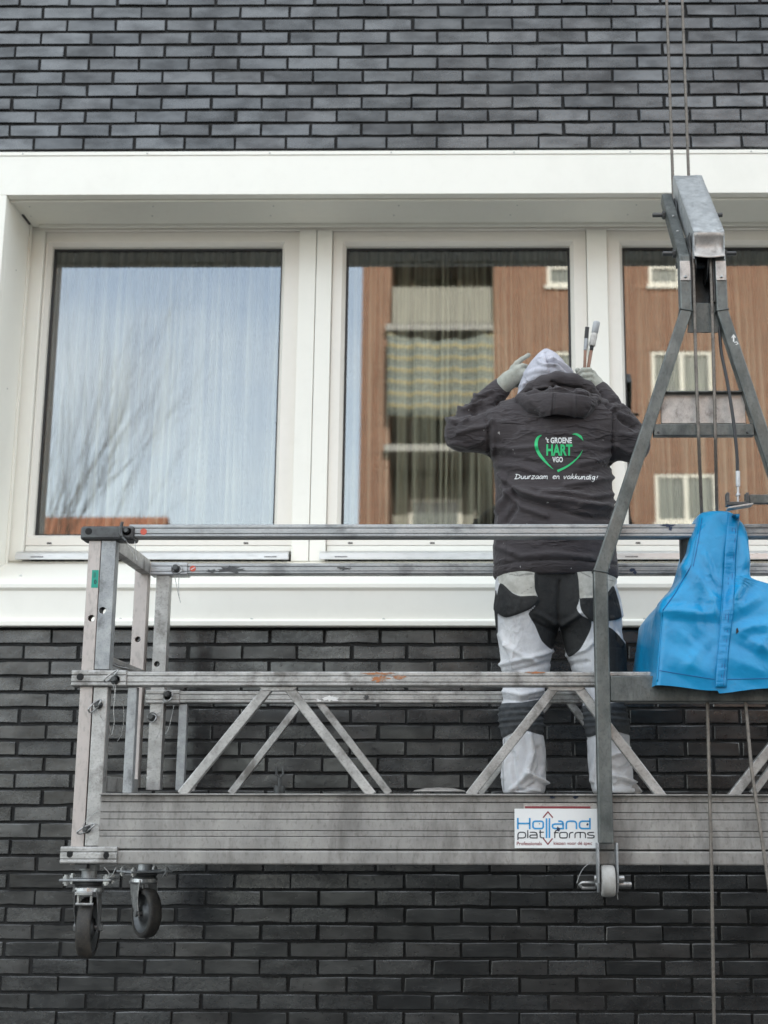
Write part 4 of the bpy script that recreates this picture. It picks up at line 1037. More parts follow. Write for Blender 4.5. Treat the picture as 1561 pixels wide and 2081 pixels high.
def frame_parts():
    xl, xr = LL[2].x, LR[2].x
    def xleg(z, side):                            # inner edge of a splayed leg at height z
        P = LL if side < 0 else LR; t = (z-P[1].z)/(P[2].z-P[1].z); return P[1].x+(P[2].x-P[1].x)*t
    # upper channel
    for nm, y0, y1, Da, Db, mt in (('channel_lip', 793, 796.5, D5-.018, D5+.022, 'stirrup_steel'), ('channel_web', 797, 860, D5+.006, D5+.020, 'plate_warm'), ('channel_bar', 861, 884, D5-.016, D5+.020, 'stirrup_steel')):
        z1, z0 = at(1430, y0, Da).z, at(1430, y1, Da).z
        xa, xb = xleg((z0+z1)/2, -1)+.029, xleg((z0+z1)/2, 1)-.029
        mb = MB(); mb.box((xa-.004, Da, z0), (xb+.004, Db, z1)); mb.build(nm, mt, fr, bevel=.002)
    for px in (1338, 1519):
        q = at(px, 878, D5-.017); mb = MB(); mb.lathe([(.005, 0), (.004, .003), (0, .0035)], q, (0, -1, 0), 10); mb.build('rivet', 'steel_dark', fr)
    # spacer plate between the legs under the pulleys
    z1, z0 = at(1430, 614, D5).z, at(1430, 674, D5).z
    mb = MB(); mb.add([(xl+.020, D5+.004, z1), (xr-.020, D5+.004, z1), (xr-.006, D5+.004, z0), (xl+.006, D5+.004, z0), (xl+.020, D5+.012, z1), (xr-.020, D5+.012, z1), (xr-.006, D5+.012, z0), (xl+.006, D5+.012, z0)],
                      [(0, 3, 2, 1), (4, 5, 6, 7), (0, 1, 5, 4), (1, 2, 6, 5), (2, 3, 7, 6), (3, 0, 4, 7)]); mb.build('spacer_plate', 'stirrup_steel', fr, bevel=.001)
    # lower cross beam behind the hoist
    z1, z0 = at(1330, 1374, D5).z, at(1330, 1426, D5).z
    mb = MB(); mb.box((LL[1].x+.026, D5-.02, z0), (LR[1].x-.026, D5+.03, z1)); mb.build('cross_beam', 'stirrup_steel', fr, bevel=.004)
    # pulley cover: sloping box open below, with a curled front lip
    dF, dB = 4.725, 5.15
    a = at(1403, 472, dF); b = at(1467, 472, dF); c = at(1374, 358, dB); d = at(1431, 358, dB)
    x0 = (a.x+c.x)/2; x1 = (b.x+d.x)/2
    ex = Vector((0, dB-dF, c.z-a.z)); nrm = ex.cross(Vector((1, 0, 0))).normalized()
    if nrm.z < 0: nrm = -nrm
    hgt = .105; t = .004
    def slab(name, P, off, mat, **k):
        mb = MB(); P = [Vector(p) for p in P]; off = Vector(off); mb.add(P+[p+off for p in P], [(0, 1, 2, 3), (7, 6, 5, 4), (0, 4, 5, 1), (1, 5, 6, 2), (2, 6, 7, 3), (3, 7, 4, 0)]); return mb.build(name, mat, fr, **k)
    A, B, C, Dd = Vector((x0, dF, a.z)), Vector((x1, dF, a.z)), Vector((x1, dB, c.z)), Vector((x0, dB, c.z))
    # cover top as a dented sheet
    mb = MB(); n = 14
    for j in range(n):
        for i in range(7):
            u, v = i/6, j/(n-1); p = A.lerp(B, u).lerp(Dd.lerp(C, u), v); den = .0035*math.sin(u*7+v*5)*math.sin(v*9+1)
            if 0 < i < 6 and v < .2: den -= .006*(1-v/.2)*math.sin(u*math.pi)
            mb.v.append(tuple(p+nrm*(den if 0 < i < 6 else 0)))
    mb.f += [(j*7+i, j*7+i+1, j*7+i+8, j*7+i+7) for j in range(n-1) for i in range(6)]
    o = mb.build('pulley_cover', 'head_steel', fr, smooth=True); sdf = o.modifiers.new('thick', 'SOLIDIFY'); sdf.thickness = .004; sdf.offset = -1
    dn = -nrm*hgt
    for s, x in ((-1, x0), (1, x1)):
        P = [Vector((x, dF, a.z)), Vector((x, dB, c.z)), Vector((x, dB+.0, c.z))+dn, Vector((x, dF+.012, a.z-.100))]
        slab('cover_side', P, (s*-.004, 0, 0), 'head_steel', bevel=.001)
    slab('cover_back', [Vector((x0, dB, c.z)), Vector((x1, dB, c.z)), Vector((x1, dB, c.z))+dn, Vector((x0, dB, c.z))+dn], (0, .004, 0), 'head_steel')
    # curled lip
    mb = MB(); n = 9; zl = at(1435, 520, dF).z
    for j in range(n):
        v = j/(n-1); z = a.z+(zl-a.z)*v; y = dF-.002+.016*math.sin(v*math.pi)**1.0*1.0+.004*v
        for i in range(7):
            u = i/6; mb.v.append((x0+.001+(x1-x0-.002)*u, y+(.010*math.sin(u*math.pi)*math.sin(v*math.pi)), z-(.006*math.sin(u*math.pi))*v))
    mb.f += [(j*7+i, j*7+i+1, j*7+i+8, j*7+i+7) for j in range(n-1) for i in range(6)]
    o = mb.build('cover_lip', 'plate_warm', fr, smooth=True); sdf = o.modifiers.new('thick', 'SOLIDIFY'); sdf.thickness = .003
    # fixing straps and screws on the tube fronts
    for P in (LL, LR):
        s = P[2].x; z1, z0 = at(1395, 530, D5-.025).z, at(1395, 570, D5-.025).z; sd_ = 1 if P is LL else -1
        mb = MB(); mb.box((s-.019, D5-.029, z0), (s+.019, D5-.0255, z1)); mb.build('strap', 'plate_warm', fr, bevel=.003)
        mb = MB(); mb.lathe([(.006, 0), (.005, .004), (0, .005)], (s, D5-.0292, z0+.014), (0, -1, 0), 12); mb.build('strap_screw', 'chrome_worn', fr, smooth=True)
        # bent tab lying along the sloping tube
        e0, e1 = P[3], P[4]; dv = (e1-e0).normalized(); up = Vector((1, 0, 0)).cross(dv).normalized(); up = up if up.y < 0 else -up
        for f_ in (.35, .6):
            q = e0.lerp(e1, f_)+up*.026; mb = MB(); mb.lathe([(.006, 0), (.005, .003), (0, .004)], q, up, 12); mb.build('strap_screw', 'chrome_worn', fr, smooth=True)
        # bolt ends outside the tubes
        so_ = -1 if P is LL else 1
        for f_, ln in ((.10, .05), (.72, .05)):
            q = e0.lerp(e1, f_); q = q+Vector((so_*.022, 0, 0)); mb = MB(); mb.cyl(q, q+Vector((so_*.012, 0, 0)), .016, 6); mb.cyl(q+Vector((so_*.012, 0, 0)), q+Vector((so_*ln, 0, 0)), .0085, 12); mb.build('bolt', 'steel_dark', fr, bevel=.001)
    # dark inner housing plates and the back plate between the tubes
    zc1, zc0 = at(1430, 500, D5).z, at(1430, 616, D5).z
    mb = MB(); mb.box((xl+.022, D5+.105, zc0), (xr-.022, D5+.112, zc1+.08)); mb.build('back_plate', 'steel_dark', fr)
    for x_ in (xl+.0225, xr-.0265):
        mb = MB(); mb.box((x_, D5-.012, zc0+.002), (x_+.004, D5+.104, zc1+.05)); mb.build('housing_plate', 'steel_dark', fr)
    # pulleys: front pair and rear pair on cross shafts
    for y, z in ((D5+.055, ZPF), (5.11, ZPR)):
        for px in ('a', 'b'):
            xx = ROPEX[0] if px == 'a' else ROPEX[1]; r = .066
            mb = MB(); mb.lathe([(.01, -.011), (r*.55, -.009), (r+.006, -.012), (r+.006, -.009), (r-.006, -.003), (r-.006, .003), (r+.006, .009), (r+.006, .012), (r*.55, .009), (.01, .011)], (xx, y, z), (1, 0, 0), 36); mb.build('pulley', 'steel_dark', fr, smooth=True)
        mb = MB(); mb.cyl((xl-.02, y, z), (xr+.02, y, z), .011, 14); mb.build('pulley_shaft', 'steel_dark', fr)
    # limit switch bracket beside the hoist, with its control cable
    zb1, zb0 = at(1500, 1010, D5).z, at(1500, 1030, D5).z
    mb = MB(); xb = at(1522, 1020, D5-.03).x; mb.box((xb, D5-.045, zb0+.004), (at(1640, 1020, D5).x, D5-.02, zb1)); mb.build('switch_arm', 'stirrup_steel', fr, bevel=.002)
    a1, b1 = at(1475, 1008, D5-.05), at(1521, 1028, D5-.05); mb = MB()
    mb.box((a1.x, D5-.07, b1.z), (b1.x, D5-.03, b1.z+.012)); mb.box((a1.x, D5-.07, b1.z+.012), (a1.x+.010, D5-.03, a1.z+.010)); mb.box((b1.x-.010, D5-.07, b1.z+.012), (b1.x, D5-.03, a1.z+.010)); mb.build('switch_bracket', 'steel_dark', fr, bevel=.002)
    mb = MB(); q0, q1 = at(1478, 1034, D5-.06), at(1528, 1026, D5-.06); mb.bar(q0, q1, .05, .006, (0, 0, 1)); mb.build('switch_plate', 'plate_warm', fr, bevel=.001)
    cab = curve_pts(((1462, 660), (1466, 715), (1478, 775), (1490, 850), (1497, 915), (1499, 958)), [D5+.01, D5-.01, D5-.03, D5-.045, D5-.05, D5-.05])
    mb = MB(); mb.tube(cab, .0062, 10); mb.build('control_cable', 'rubber_black', fr, smooth=True)
    q = at(1499.5, 957, D5-.05); q2 = at(1500, 988, D5-.05); q3 = at(1500, 1020, D5-.05)
    mb = MB(); mb.cyl(q, q2, .0078, 14); mb.cyl(q2, q3, .0045, 10); mb.cyl(q2+(q3-q2)*.45, q2+(q3-q2)*.62, .0085, 6); mb.build('cable_ferrule', 'alu_clean', fr, bevel=.001)
    # faded lifting mark on the right leg
    mk = MB(); cv = lambda u, v: (lambda p: (p.x, D5-.0262, p.z))(at(1488+u, 680+v, D5-.026))
    mk.add(*ribbon([(3, 14), (3, 3)], 3, cv)); mk.add(*ribbon([(-1, 6), (3, 0), (7, 6)], 2, cv)); mk.add(*ribbon([(4, 16), (9, 14), (12, 18), (7, 20)], 1.5, cv)); link_mesh('arrow_mark', mk.mesh('arrow_mark'), 'paint_white', fr)
    # hoist body under the cover
    mb = MB(); a1 = at(1360, 1240, 4.72); b1 = at(1590, 1385, 4.72); mb.box((a1.x, 4.72, b1.z+.02), (b1.x, 5.08, a1.z)); mb.cyl(((a1.x+b1.x)/2-.05, 4.9, a1.z), ((a1.x+b1.x)/2-.05, 4.9, at(1470, 1070, 4.9).z), .07, 24); mb.build('hoist', 'steel_dark', fr, bevel=.01)
ZPF = at(1430, 528, D5).z; ZPR = at(1400, 440, 5.11).z
ROPEX = [at(1411, 540, D5-.03).x, at(1447, 540, D5-.03).x]
frame_parts()

# ------------------------------------------------------------------ wire ropes
def twisted(pts, r, name, label):
    """Six-strand rope: lobed outline twisted along the path."""
    P = [Vector(pts[0])]
    for p in pts[1:]:
        p = Vector(p); q = P[-1]; n = max(1, int((p-q).length/.008)); P += [q.lerp(p, k/n) for k in range(1, n+1)]
    mb = MB(); n = 18; s = 0; prev = None
    for i, p in enumerate(P):
        d = (P[min(i+1, len(P)-1)]-P[max(i-1, 0)]).normalized(); a = (prev-d*prev.dot(d)) if prev is not None else d.orthogonal(); a.normalize(); b = d.cross(a); prev = a
        tw = i*.008*2*math.pi/.085
        for j in range(n):
            t = 2*math.pi*j/n; rr = r*(1-.17*abs(math.sin(3*(t)))); mb.v.append(tuple(p+(a*math.cos(t+tw)+b*math.sin(t+tw))*rr))
    mb.f += [(i*n+j, i*n+(j+1) % n, (i+1)*n+(j+1) % n, (i+1)*n+j) for i in range(len(P)-1) for j in range(n)]
    o = mb.build(name, 'rope_steel', None); o.data.polygons.foreach_set('use_smooth', [True]*len(o.data.polygons))
    return tag(o, label, 'wire rope', 'wire ropes through the hanging frame')
worn('rope_steel', (.20, .175, .15), (.14, .125, .11), (.05, .045, .04), 60, .45, .5)
def ropes():
    for i, (xu, low) in enumerate(((1370, [(1415, 760, D5-.025), (1420, 890, D5-.03), (1426, 1045, 4.85), (1432, 1250, 4.88), (1437, 1400, 4.80), (1446, 1757, 4.74), (1453, 2200, 4.74)]),
                                   (1396, [(1451, 760, D5-.025), (1454, 890, D5-.03), (1457, 1045, 4.85), (1490, 1250, 4.88), (1513, 1400, 4.78), (1527, 1560, 4.72), (1561, 1790, 4.66), (1590, 2000, 4.62)]))):
        x = ROPEX[i]; zt = 9.0; y = 5.11+.066; zr = ZPR; zf = ZPF
        pts = [(x, y, zt), (x, y, zr)]
        for k in range(1, 7): t = k/6*R_(45); pts.append((x, 5.11+.066*math.cos(t), zr+.066*math.sin(t)))
        for k in range(7): t = R_(45)+k/6*R_(135); pts.append((x, D5+.055+.066*math.cos(t), zf+.066*math.sin(t)))
        pts += [at(*q) for q in low]
        twisted(pts, .0066, 'wire_rope', ('steel wire rope on the left, hanging straight down below the blue cover', 'steel wire rope on the right, slanting outward below the blue cover')[i])
ropes()
# ================================================================== BLUE HOIST COVER
def tarp_material():
    mt, t, b = new_mat('blue_tarpaulin')
    n = noise_node(t, 9, 5); f = noise_node(t, 260, 2); d = noise_node(t, 30, 4, .6)
    col = mixc(t, ramp(t, n.outputs['Fac'], .3, .7), (.001, .215, .45), (.005, .27, .53)); col = mixc(t, ramp(t, d.outputs['Fac'], .62, .78, 0, .3), col, (.06, .17, .28))
    t.links.new(col, b.inputs['Base Color']); b.inputs['Roughness'].default_value = .36; b.inputs['Specular IOR Level'].default_value = .5
    w_ = noise_node(t, 14, 3, .5)
    p = bump(t, b, w_.outputs['Fac'], .4, .012); p = bump(t, b, creases(t, 7), .4, .008, p); bump(t, b, f.outputs['Fac'], .10, .001, p); MATS['tarp'] = mt
    mt, t, b = new_mat('blue_tarpaulin_seam')
    b.inputs['Base Color'].default_value = (.002, .215, .46, 1); b.inputs['Roughness'].default_value = .4
    w_ = noise_node(t, 30, 3, .5, (.35, 1, 2.2)); bump(t, b, w_.outputs['Fac'], .6, .008); MATS['tarp_seam'] = mt
tarp_material()
plain('stitch_blue', (.01, .10, .28), .6)
def cover():
    rows = [(1038, 1428, 1492, 4.80, 4.97), (1043, 1422, 1500, 4.79, 4.98), (1062, 1420, 1517, 4.765, 5.00), (1090, 1414, 1527, 4.745, 5.02), (1130, 1407, 1529, 4.735, 5.03), (1160, 1401, 1524, 4.73, 5.06), (1172, 1396, 1526, 4.725, 5.08), (1180, 1391, 1556, 4.72, 5.10), (1190, 1384, 1590, 4.715, 5.12), (1200, 1376, 1604, 4.71, 5.14), (1215, 1363, 1610, 4.70, 5.16), (1240, 1346, 1614, 4.69, 5.19), (1300, 1341, 1618, 4.68, 5.22), (1350, 1337, 1621, 4.672, 5.24), (1391, 1334, 1624, 4.668, 5.26)]
    A = np.array(rows, float); ys = np.concatenate([np.linspace(1038, 1046, 3), np.linspace(1050, 1391, 74)]); N = 150; mb = MB(); grid_ = []
    for y in ys:
        xl, xr, d0, d1 = [np.interp(y, A[:, 0], A[:, k]) for k in (1, 2, 3, 4)]
        pl, pr = at(xl, y, d0), at(xr, y, d0); z = (pl.z+pr.z)/2
        f = (y-1038)/353; rc = .05*(1-f)+.014*f
        x0, x1 = pl.x, pr.x; rc = min(rc, (x1-x0)/2.2, (d1-d0)/2.2)
        # rounded rectangle sampled evenly, starting at the back left going along the left side, front, right, back
        segs = []
        path = [((x0, d1-rc), (x0, d0+rc)), ('c', x0+rc, d0+rc, 180, 270), ((x0+rc, d0), (x1-rc, d0)), ('c', x1-rc, d0+rc, 270, 360), ((x1, d0+rc), (x1, d1-rc)), ('c', x1-rc, d1-rc, 0, 90), ((x1-rc, d1), (x0+rc, d1)), ('c', x0+rc, d1-rc, 90, 180)]
        cnt = [16, 6, 76, 6, 16, 6, 18, 6]
        ring = []
        for s, c in zip(path, cnt):
            for k in range(c):
                t = k/c
                if s[0] == 'c': a = R_(s[3]+(s[4]-s[3])*t); ring.append((s[1]+rc*math.cos(a), s[2]+rc*math.sin(a)))
                else: ring.append((s[0][0]+(s[1][0]-s[0][0])*t, s[0][1]+(s[1][1]-s[0][1])*t))
        grid_.append([(a, b, z) for a, b in ring])
    G = np.array(grid_); n = G.shape[1]
    # outward normals in plan, then creases
    nx = np.roll(G[:, :, 1], -1, 1)-np.roll(G[:, :, 1], 1, 1); ny = -(np.roll(G[:, :, 0], -1, 1)-np.roll(G[:, :, 0], 1, 1)); L = np.hypot(nx, ny)+1e-9
    cx_ = G[:, :, 0].mean(1)[:, None]; cy_ = G[:, :, 1].mean(1)[:, None]; sgn = np.sign((nx*(G[:, :, 0]-cx_)+ny*(G[:, :, 1]-cy_)).mean()); nx, ny = sgn*nx/L, sgn*ny/L
    px, py = proj_np(G.reshape(-1, 3)); px = px.reshape(G.shape[:2]); py = py.reshape(G.shape[:2])
    d = np.zeros(px.shape)
    front = (G[:, :, 1] < 4.9)
    for a, b, wd, am in (((1402, 1145), (1460, 1245), 26, .016), ((1402, 1145), (1345, 1235), 20, .014), ((1345, 1240), (1458, 1248), 22, .014), ((1418, 1085), (1402, 1160), 14, .010), ((1430, 1120), (1448, 1180), 16, .012),
                         ((1490, 1120), (1470, 1260), 26, -.010), ((1500, 1190), (1480, 1260), 24, .014), ((1520, 1170), (1490, 1215), 18, .014), ((1498, 1280), (1560, 1268), 22, .014), ((1500, 1285), (1570, 1330), 24, .010), ((1545, 1210), (1500, 1240), 20, .010),
                         ((1360, 1330), (1450, 1370), 34, .008), ((1400, 1290), (1450, 1330), 30, -.009), ((1365, 1270), (1420, 1320), 28, .007), ((1470, 1330), (1560, 1365), 30, .009), ((1425, 1200), (1440, 1300), 22, -.010), ((1510, 1080), (1518, 1160), 12, .010),
                         ((1370, 1180), (1352, 1225), 12, .008), ((1390, 1360), (1440, 1300), 20, .006), ((1530, 1330), (1600, 1240), 34, .010)):
        d += seg_tent(px, py, a, b, wd*.85)*am*1.6*front
    P3 = G.reshape(-1, 3).astype(np.float32)
    d += (vnoise(P3, 20, 5).reshape(d.shape)*.005 + vnoise(P3*np.array([1, 1, .6], np.float32), 50, 6).reshape(d.shape)*.0022)
    f = np.clip((py-1038)/60, 0, 1); d *= f
    G[:, :, 0] += nx*d; G[:, :, 1] += ny*d
    G[:, :, 0] -= .026*f*np.clip((G[:, :, 1]-4.72)/.5, 0, 1)*(G[:, :, 0] < cx_)      # the left side flares out towards the wall
    # hem hangs in a slow wave, lower towards the middle front
    last = np.clip((ys-1330)/61, 0, 1)[:, None]; G[:, :, 2] -= last*(.020*np.exp(-((px-1450)/70.0)**2)*front + .010*(px > 1460)*front)
    mb.v = [tuple(p) for p in G.reshape(-1, 3)]
    R = len(ys)
    mb.f = [(i*n+j, i*n+(j+1) % n, (i+1)*n+(j+1) % n, (i+1)*n+j) for i in range(R-1) for j in range(n)] + [tuple(range(n))]
    cv = mb.build('hoist_cover', 'tarp', None, smooth=True)
    tag(cv, 'bright blue tarpaulin cover draped over the hoist motor inside the steel frame', 'hoist cover')
    bv = BVHTree.FromPolygons([Vector(v) for v in mb.v], mb.f)
    def on(px_, py_, e=.003):
        dr = (at(px_, py_, 5)-EYE).normalized(); h = bv.ray_cast(EYE, dr)
        return h[0]-dr*e if h[0] else at(px_, py_, 4.72)
    # overlapping flap down the middle with stitched rows and puckers
    fl = MB(); m_ = 60; wN = 7
    for k in range(m_):
        t = k/(m_-1); y = 1044+t*352; xl = 1480-25*t-1.5*math.sin(t*9); w_ = 23-2*t
        for j in range(wN):
            u = j/(wN-1); e = .0045+.003*math.sin(math.pi*u)+.0065*noise.noise(Vector((u*.8, k*.62, 3)))*math.sin(math.pi*u); fl.v.append(tuple(on(xl+w_*u, y, e if u < 1 else .0005)))
    fl.f = [(k*wN+j, k*wN+j+1, (k+1)*wN+j+1, (k+1)*wN+j) for k in range(m_-1) for j in range(wN-1)]
    o = fl.build('flap', 'tarp_seam', cv, smooth=True); s = o.modifiers.new('thick', 'SOLIDIFY'); s.thickness = .003
    def stitch(pts, e=.0012, r=.0011, mat='stitch_blue', name='stitching'):
        P = []
        for (a, b), (c, d_) in zip(pts[:-1], pts[1:]):
            k = max(2, int(math.hypot(c-a, d_-b)/5)); P += [on(a+(c-a)*q/k, b+(d_-b)*q/k, e) for q in range(k)]
        P.append(on(*pts[-1], e)); mm = MB(); mm.tube(P, r, 5); mm.build(name, mat, cv, smooth=True)
    stitch([(1490, 1048), (1485, 1130), (1474, 1260), (1465, 1392)], .008); stitch([(1497, 1050), (1492, 1130), (1480, 1260), (1470, 1392)], .0085)
    stitch([(1480, 1042), (1473, 1150), (1464, 1270), (1455, 1396)], .004, .0022, 'tarp')
    stitch([(1340, 1362), (1400, 1372), (1452, 1380)]); stitch([(1475, 1380), (1560, 1378), (1600, 1376)]); stitch([(1421, 1050), (1413, 1100), (1404, 1150)], .002, .0018, 'tarp'); stitch([(1427, 1052), (1419, 1100), (1409, 1150)])
    stitch([(1404, 1150), (1372, 1205), (1347, 1240)], .002, .0016); stitch([(1346, 1242), (1341, 1310), (1336, 1384)], .002, .0022, 'tarp')
    mm = MB(); q = on(1498, 1281, .002); mm.add([q+Vector((-.004, 0, -.012)), q+Vector((.006, 0, -.004)), q+Vector((.002, 0, .010)), q+Vector((-.003, 0, .006))], [(0, 1, 2, 3)]); mm.build('tear', 'black', cv)
cover()

# ================================================================== THE WORKER
PD = 5.20
def X(px, py, D=PD): return at(px, py, D).x
def Z(py, D=PD, px=1130): return at(px, py, D).z
person = empty('person', (X(1130, 1600), PD, ZD), 'worker seen from behind in a black hoodie, light grey hood and patched work trousers', 'person')
def cloth_mesh(Fn, lo, hi, h, name, mat, disp=None, it=2, attrs=None, parent=person, lam=.5):
    G = grid(lo, hi, h); Fv = Fn(G.reshape(-1, 3)).reshape(G.shape[:3]).astype(np.float32)
    P, Q = surface_nets(Fv, lo, h); P = smooth_verts(P.astype(np.float64), Q, it, lam)
    if disp is not None:
        me = np_mesh('tmp', P, Q); nn = np.zeros((len(P), 3), np.float32); me.vertices.foreach_get('normal', nn.ravel()) if False else None
        nn = np.array([v.normal[:] for v in me.vertices]); bpy.data.meshes.remove(me)
        px, py = proj_np(P); P = P + nn*disp(P, px, py, nn)[:, None]
    me = np_mesh(name, P, Q)
    bv = BVHTree.FromPolygons([Vector(p) for p in P], Q.tolist())
    if attrs:
        px, py = proj_np(P)
        for k, fn in attrs.items():
            a = me.attributes.new(k, 'FLOAT', 'POINT'); a.data.foreach_set('value', fn(P, px, py).astype(np.float32))
    o = link_mesh(name, me, mat, parent, smooth=True)
    return o, bv
def attr(t, name):
    a = t.nodes.new('ShaderNodeAttribute'); a.attribute_name = name; return a.outputs['Fac']
def hoodie_material():
    mt, t, b = new_mat('charcoal_softshell')
    n = noise_node(t, 7, 5, .6); f = noise_node(t, 420, 2); d = noise_node(t, 26, 5, .65); sp = noise_node(t, 55, 2, .5, (1, 1, .5))
    col = mixc(t, ramp(t, n.outputs['Fac'], .3, .7), (.041, .034, .037), (.055, .047, .049)); col = mixc(t, ramp(t, d.outputs['Fac'], .58, .75, 0, .45), col, (.085, .077, .075))
    col = mixc(t, ramp(t, sp.outputs['Fac'], .735, .76, 0, .8), col, (.42, .41, .4))
    s = attr(t, 'seam'); line = ramp(t, s, .9, 2.1, 1, 0)
    col = mixc(t, math_(t, 'MULTIPLY', line, .45), col, (.018, .015, .016))
    t.links.new(col, b.inputs['Base Color']); b.inputs['Roughness'].default_value = .78; b.inputs['Specular IOR Level'].default_value = .35
    b.inputs['Sheen Weight'].default_value = .12; b.inputs['Sheen Roughness'].default_value = .5
    w_ = noise_node(t, 17, 4, .55, (.5, 1, 1.6))
    p = bump(t, b, w_.outputs['Fac'], .5, .016); p = bump(t, b, creases(t, 11, (.6, 1, 1.7)), .8, .008, p); p = bump(t, b, line, -.5, .004, p); bump(t, b, f.outputs['Fac'], .25, .001, p); MATS['hoodie'] = mt
hoodie_material()
def grey_material():
    mt, t, b = new_mat('heather_grey_jersey'); n = noise_node(t, 16, 5, .65); f = noise_node(t, 300, 3)
    col = mixc(t, ramp(t, n.outputs['Fac'], .38, .62), (.42, .42, .47), (.58, .58, .64)); col = mixc(t, ramp(t, f.outputs['Fac'], .55, .7, 0, .25), col, (.25, .25, .28))
    t.links.new(col, b.inputs['Base Color']); b.inputs['Roughness'].default_value = .9; b.inputs['Specular IOR Level'].default_value = .15
    w_ = noise_node(t, 30, 3); p = bump(t, b, w_.outputs['Fac'], .4, .008); bump(t, b, creases(t, 18), .5, .005, p); MATS['grey_hood'] = mt
grey_material()
def trouser_material():
    mt, t, b = new_mat('patched_trousers'); n = noise_node(t, 10, 5, .65); f = noise_node(t, 380, 2); d = noise_node(t, 34, 5, .65)
    base = mixc(t, ramp(t, n.outputs['Fac'], .35, .65), (.52, .525, .55), (.66, .66, .67)); base = mixc(t, ramp(t, d.outputs['Fac'], .58, .74, 0, .5), base, (.36, .34, .31))
    bei = mixc(t, ramp(t, d.outputs['Fac'], .4, .6), (.40, .39, .35), (.50, .49, .45)); blk = mixc(t, ramp(t, n.outputs['Fac'], .4, .7), (.022, .023, .024), (.042, .042, .042)); blk = mixc(t, ramp(t, d.outputs['Fac'], .62, .75, 0, .4), blk, (.09, .085, .08))
    sla = mixc(t, ramp(t, d.outputs['Fac'], .4, .65), (.055, .060, .066), (.085, .088, .092))
    st = lambda nm: ramp(t, attr(t, nm), -.6, .6, 1, 0)
    c = mixc(t, st('beige'), base, bei); c = mixc(t, st('slate'), c, sla); c = mixc(t, st('black'), c, blk)
    s = attr(t, 'seam'); line = ramp(t, s, .5, 1.8, 1, 0); c = mixc(t, math_(t, 'MULTIPLY', line, .5), c, (.05, .05, .05))
    t.links.new(c, b.inputs['Base Color']); b.inputs['Roughness'].default_value = .82; b.inputs['Specular IOR Level'].default_value = .25
    w_ = noise_node(t, 18, 4, .55, (1, 1, .8)); p = bump(t, b, w_.outputs['Fac'], .45, .014); p = bump(t, b, creases(t, 12, (1.3, 1, .8)), .45, .007, p); p = bump(t, b, line, -.4, .003, p); bump(t, b, f.outputs['Fac'], .2, .001, p); MATS['trousers'] = mt
trouser_material()
worn('glove_knit', (.47, .475, .42), (.36, .365, .32), (.22, .23, .19), 30, .85, 0, (1, 1, 1), .5, .7, .5, .5)
worn('wood_handle', (.30, .17, .12), (.24, .13, .09), (.12, .08, .06), 25, .55, 0, (1, 1, .2))
worn('tape_white', (.62, .60, .57), (.5, .48, .45), (.2, .18, .17), 60, .7, 0, bmp=.4)
plain('bristle_dark', (.05, .05, .05), .8); plain('grip_grey', (.42, .43, .44), .5)
def lines_d(lines):
    def fn(P, px, py):
        d = np.full(len(P), 50.0)
        for ln in lines:
            for a, b in zip(ln[:-1], ln[1:]):
                a = np.array(a, float); b_ = np.array(b, float); e = b_-a; wx, wy = px-a[0], py-a[1]; t = np.clip((wx*e[0]+wy*e[1])/(e@e), 0, 1); d = np.minimum(d, np.hypot(wx-e[0]*t, wy-e[1]*t))
        return np.where(P[:, 1] < PD+.02, d, 50)
    return fn
def folds_fn(folds, back=True):
    def fn(P, px, py, nn):
        d = np.zeros(len(P)); m_ = (nn[:, 1] < .25)
        for pts, wd, am in folds:
            q = np.zeros(len(P))
            for a, b in zip(pts[:-1], pts[1:]): 
                a_ = np.array(a, float); b_ = np.array(b, float); e = b_-a_; wx, wy = px-a_[0], py-a_[1]; t = np.clip((wx*e[0]+wy*e[1])/(e@e), 0, 1)
                q = np.maximum(q, np.maximum(0, 1-np.hypot(wx-e[0]*t, wy-e[1]*t)/wd))
            d += am*(q*q*(3-2*q))*m_
        return d
    return fn
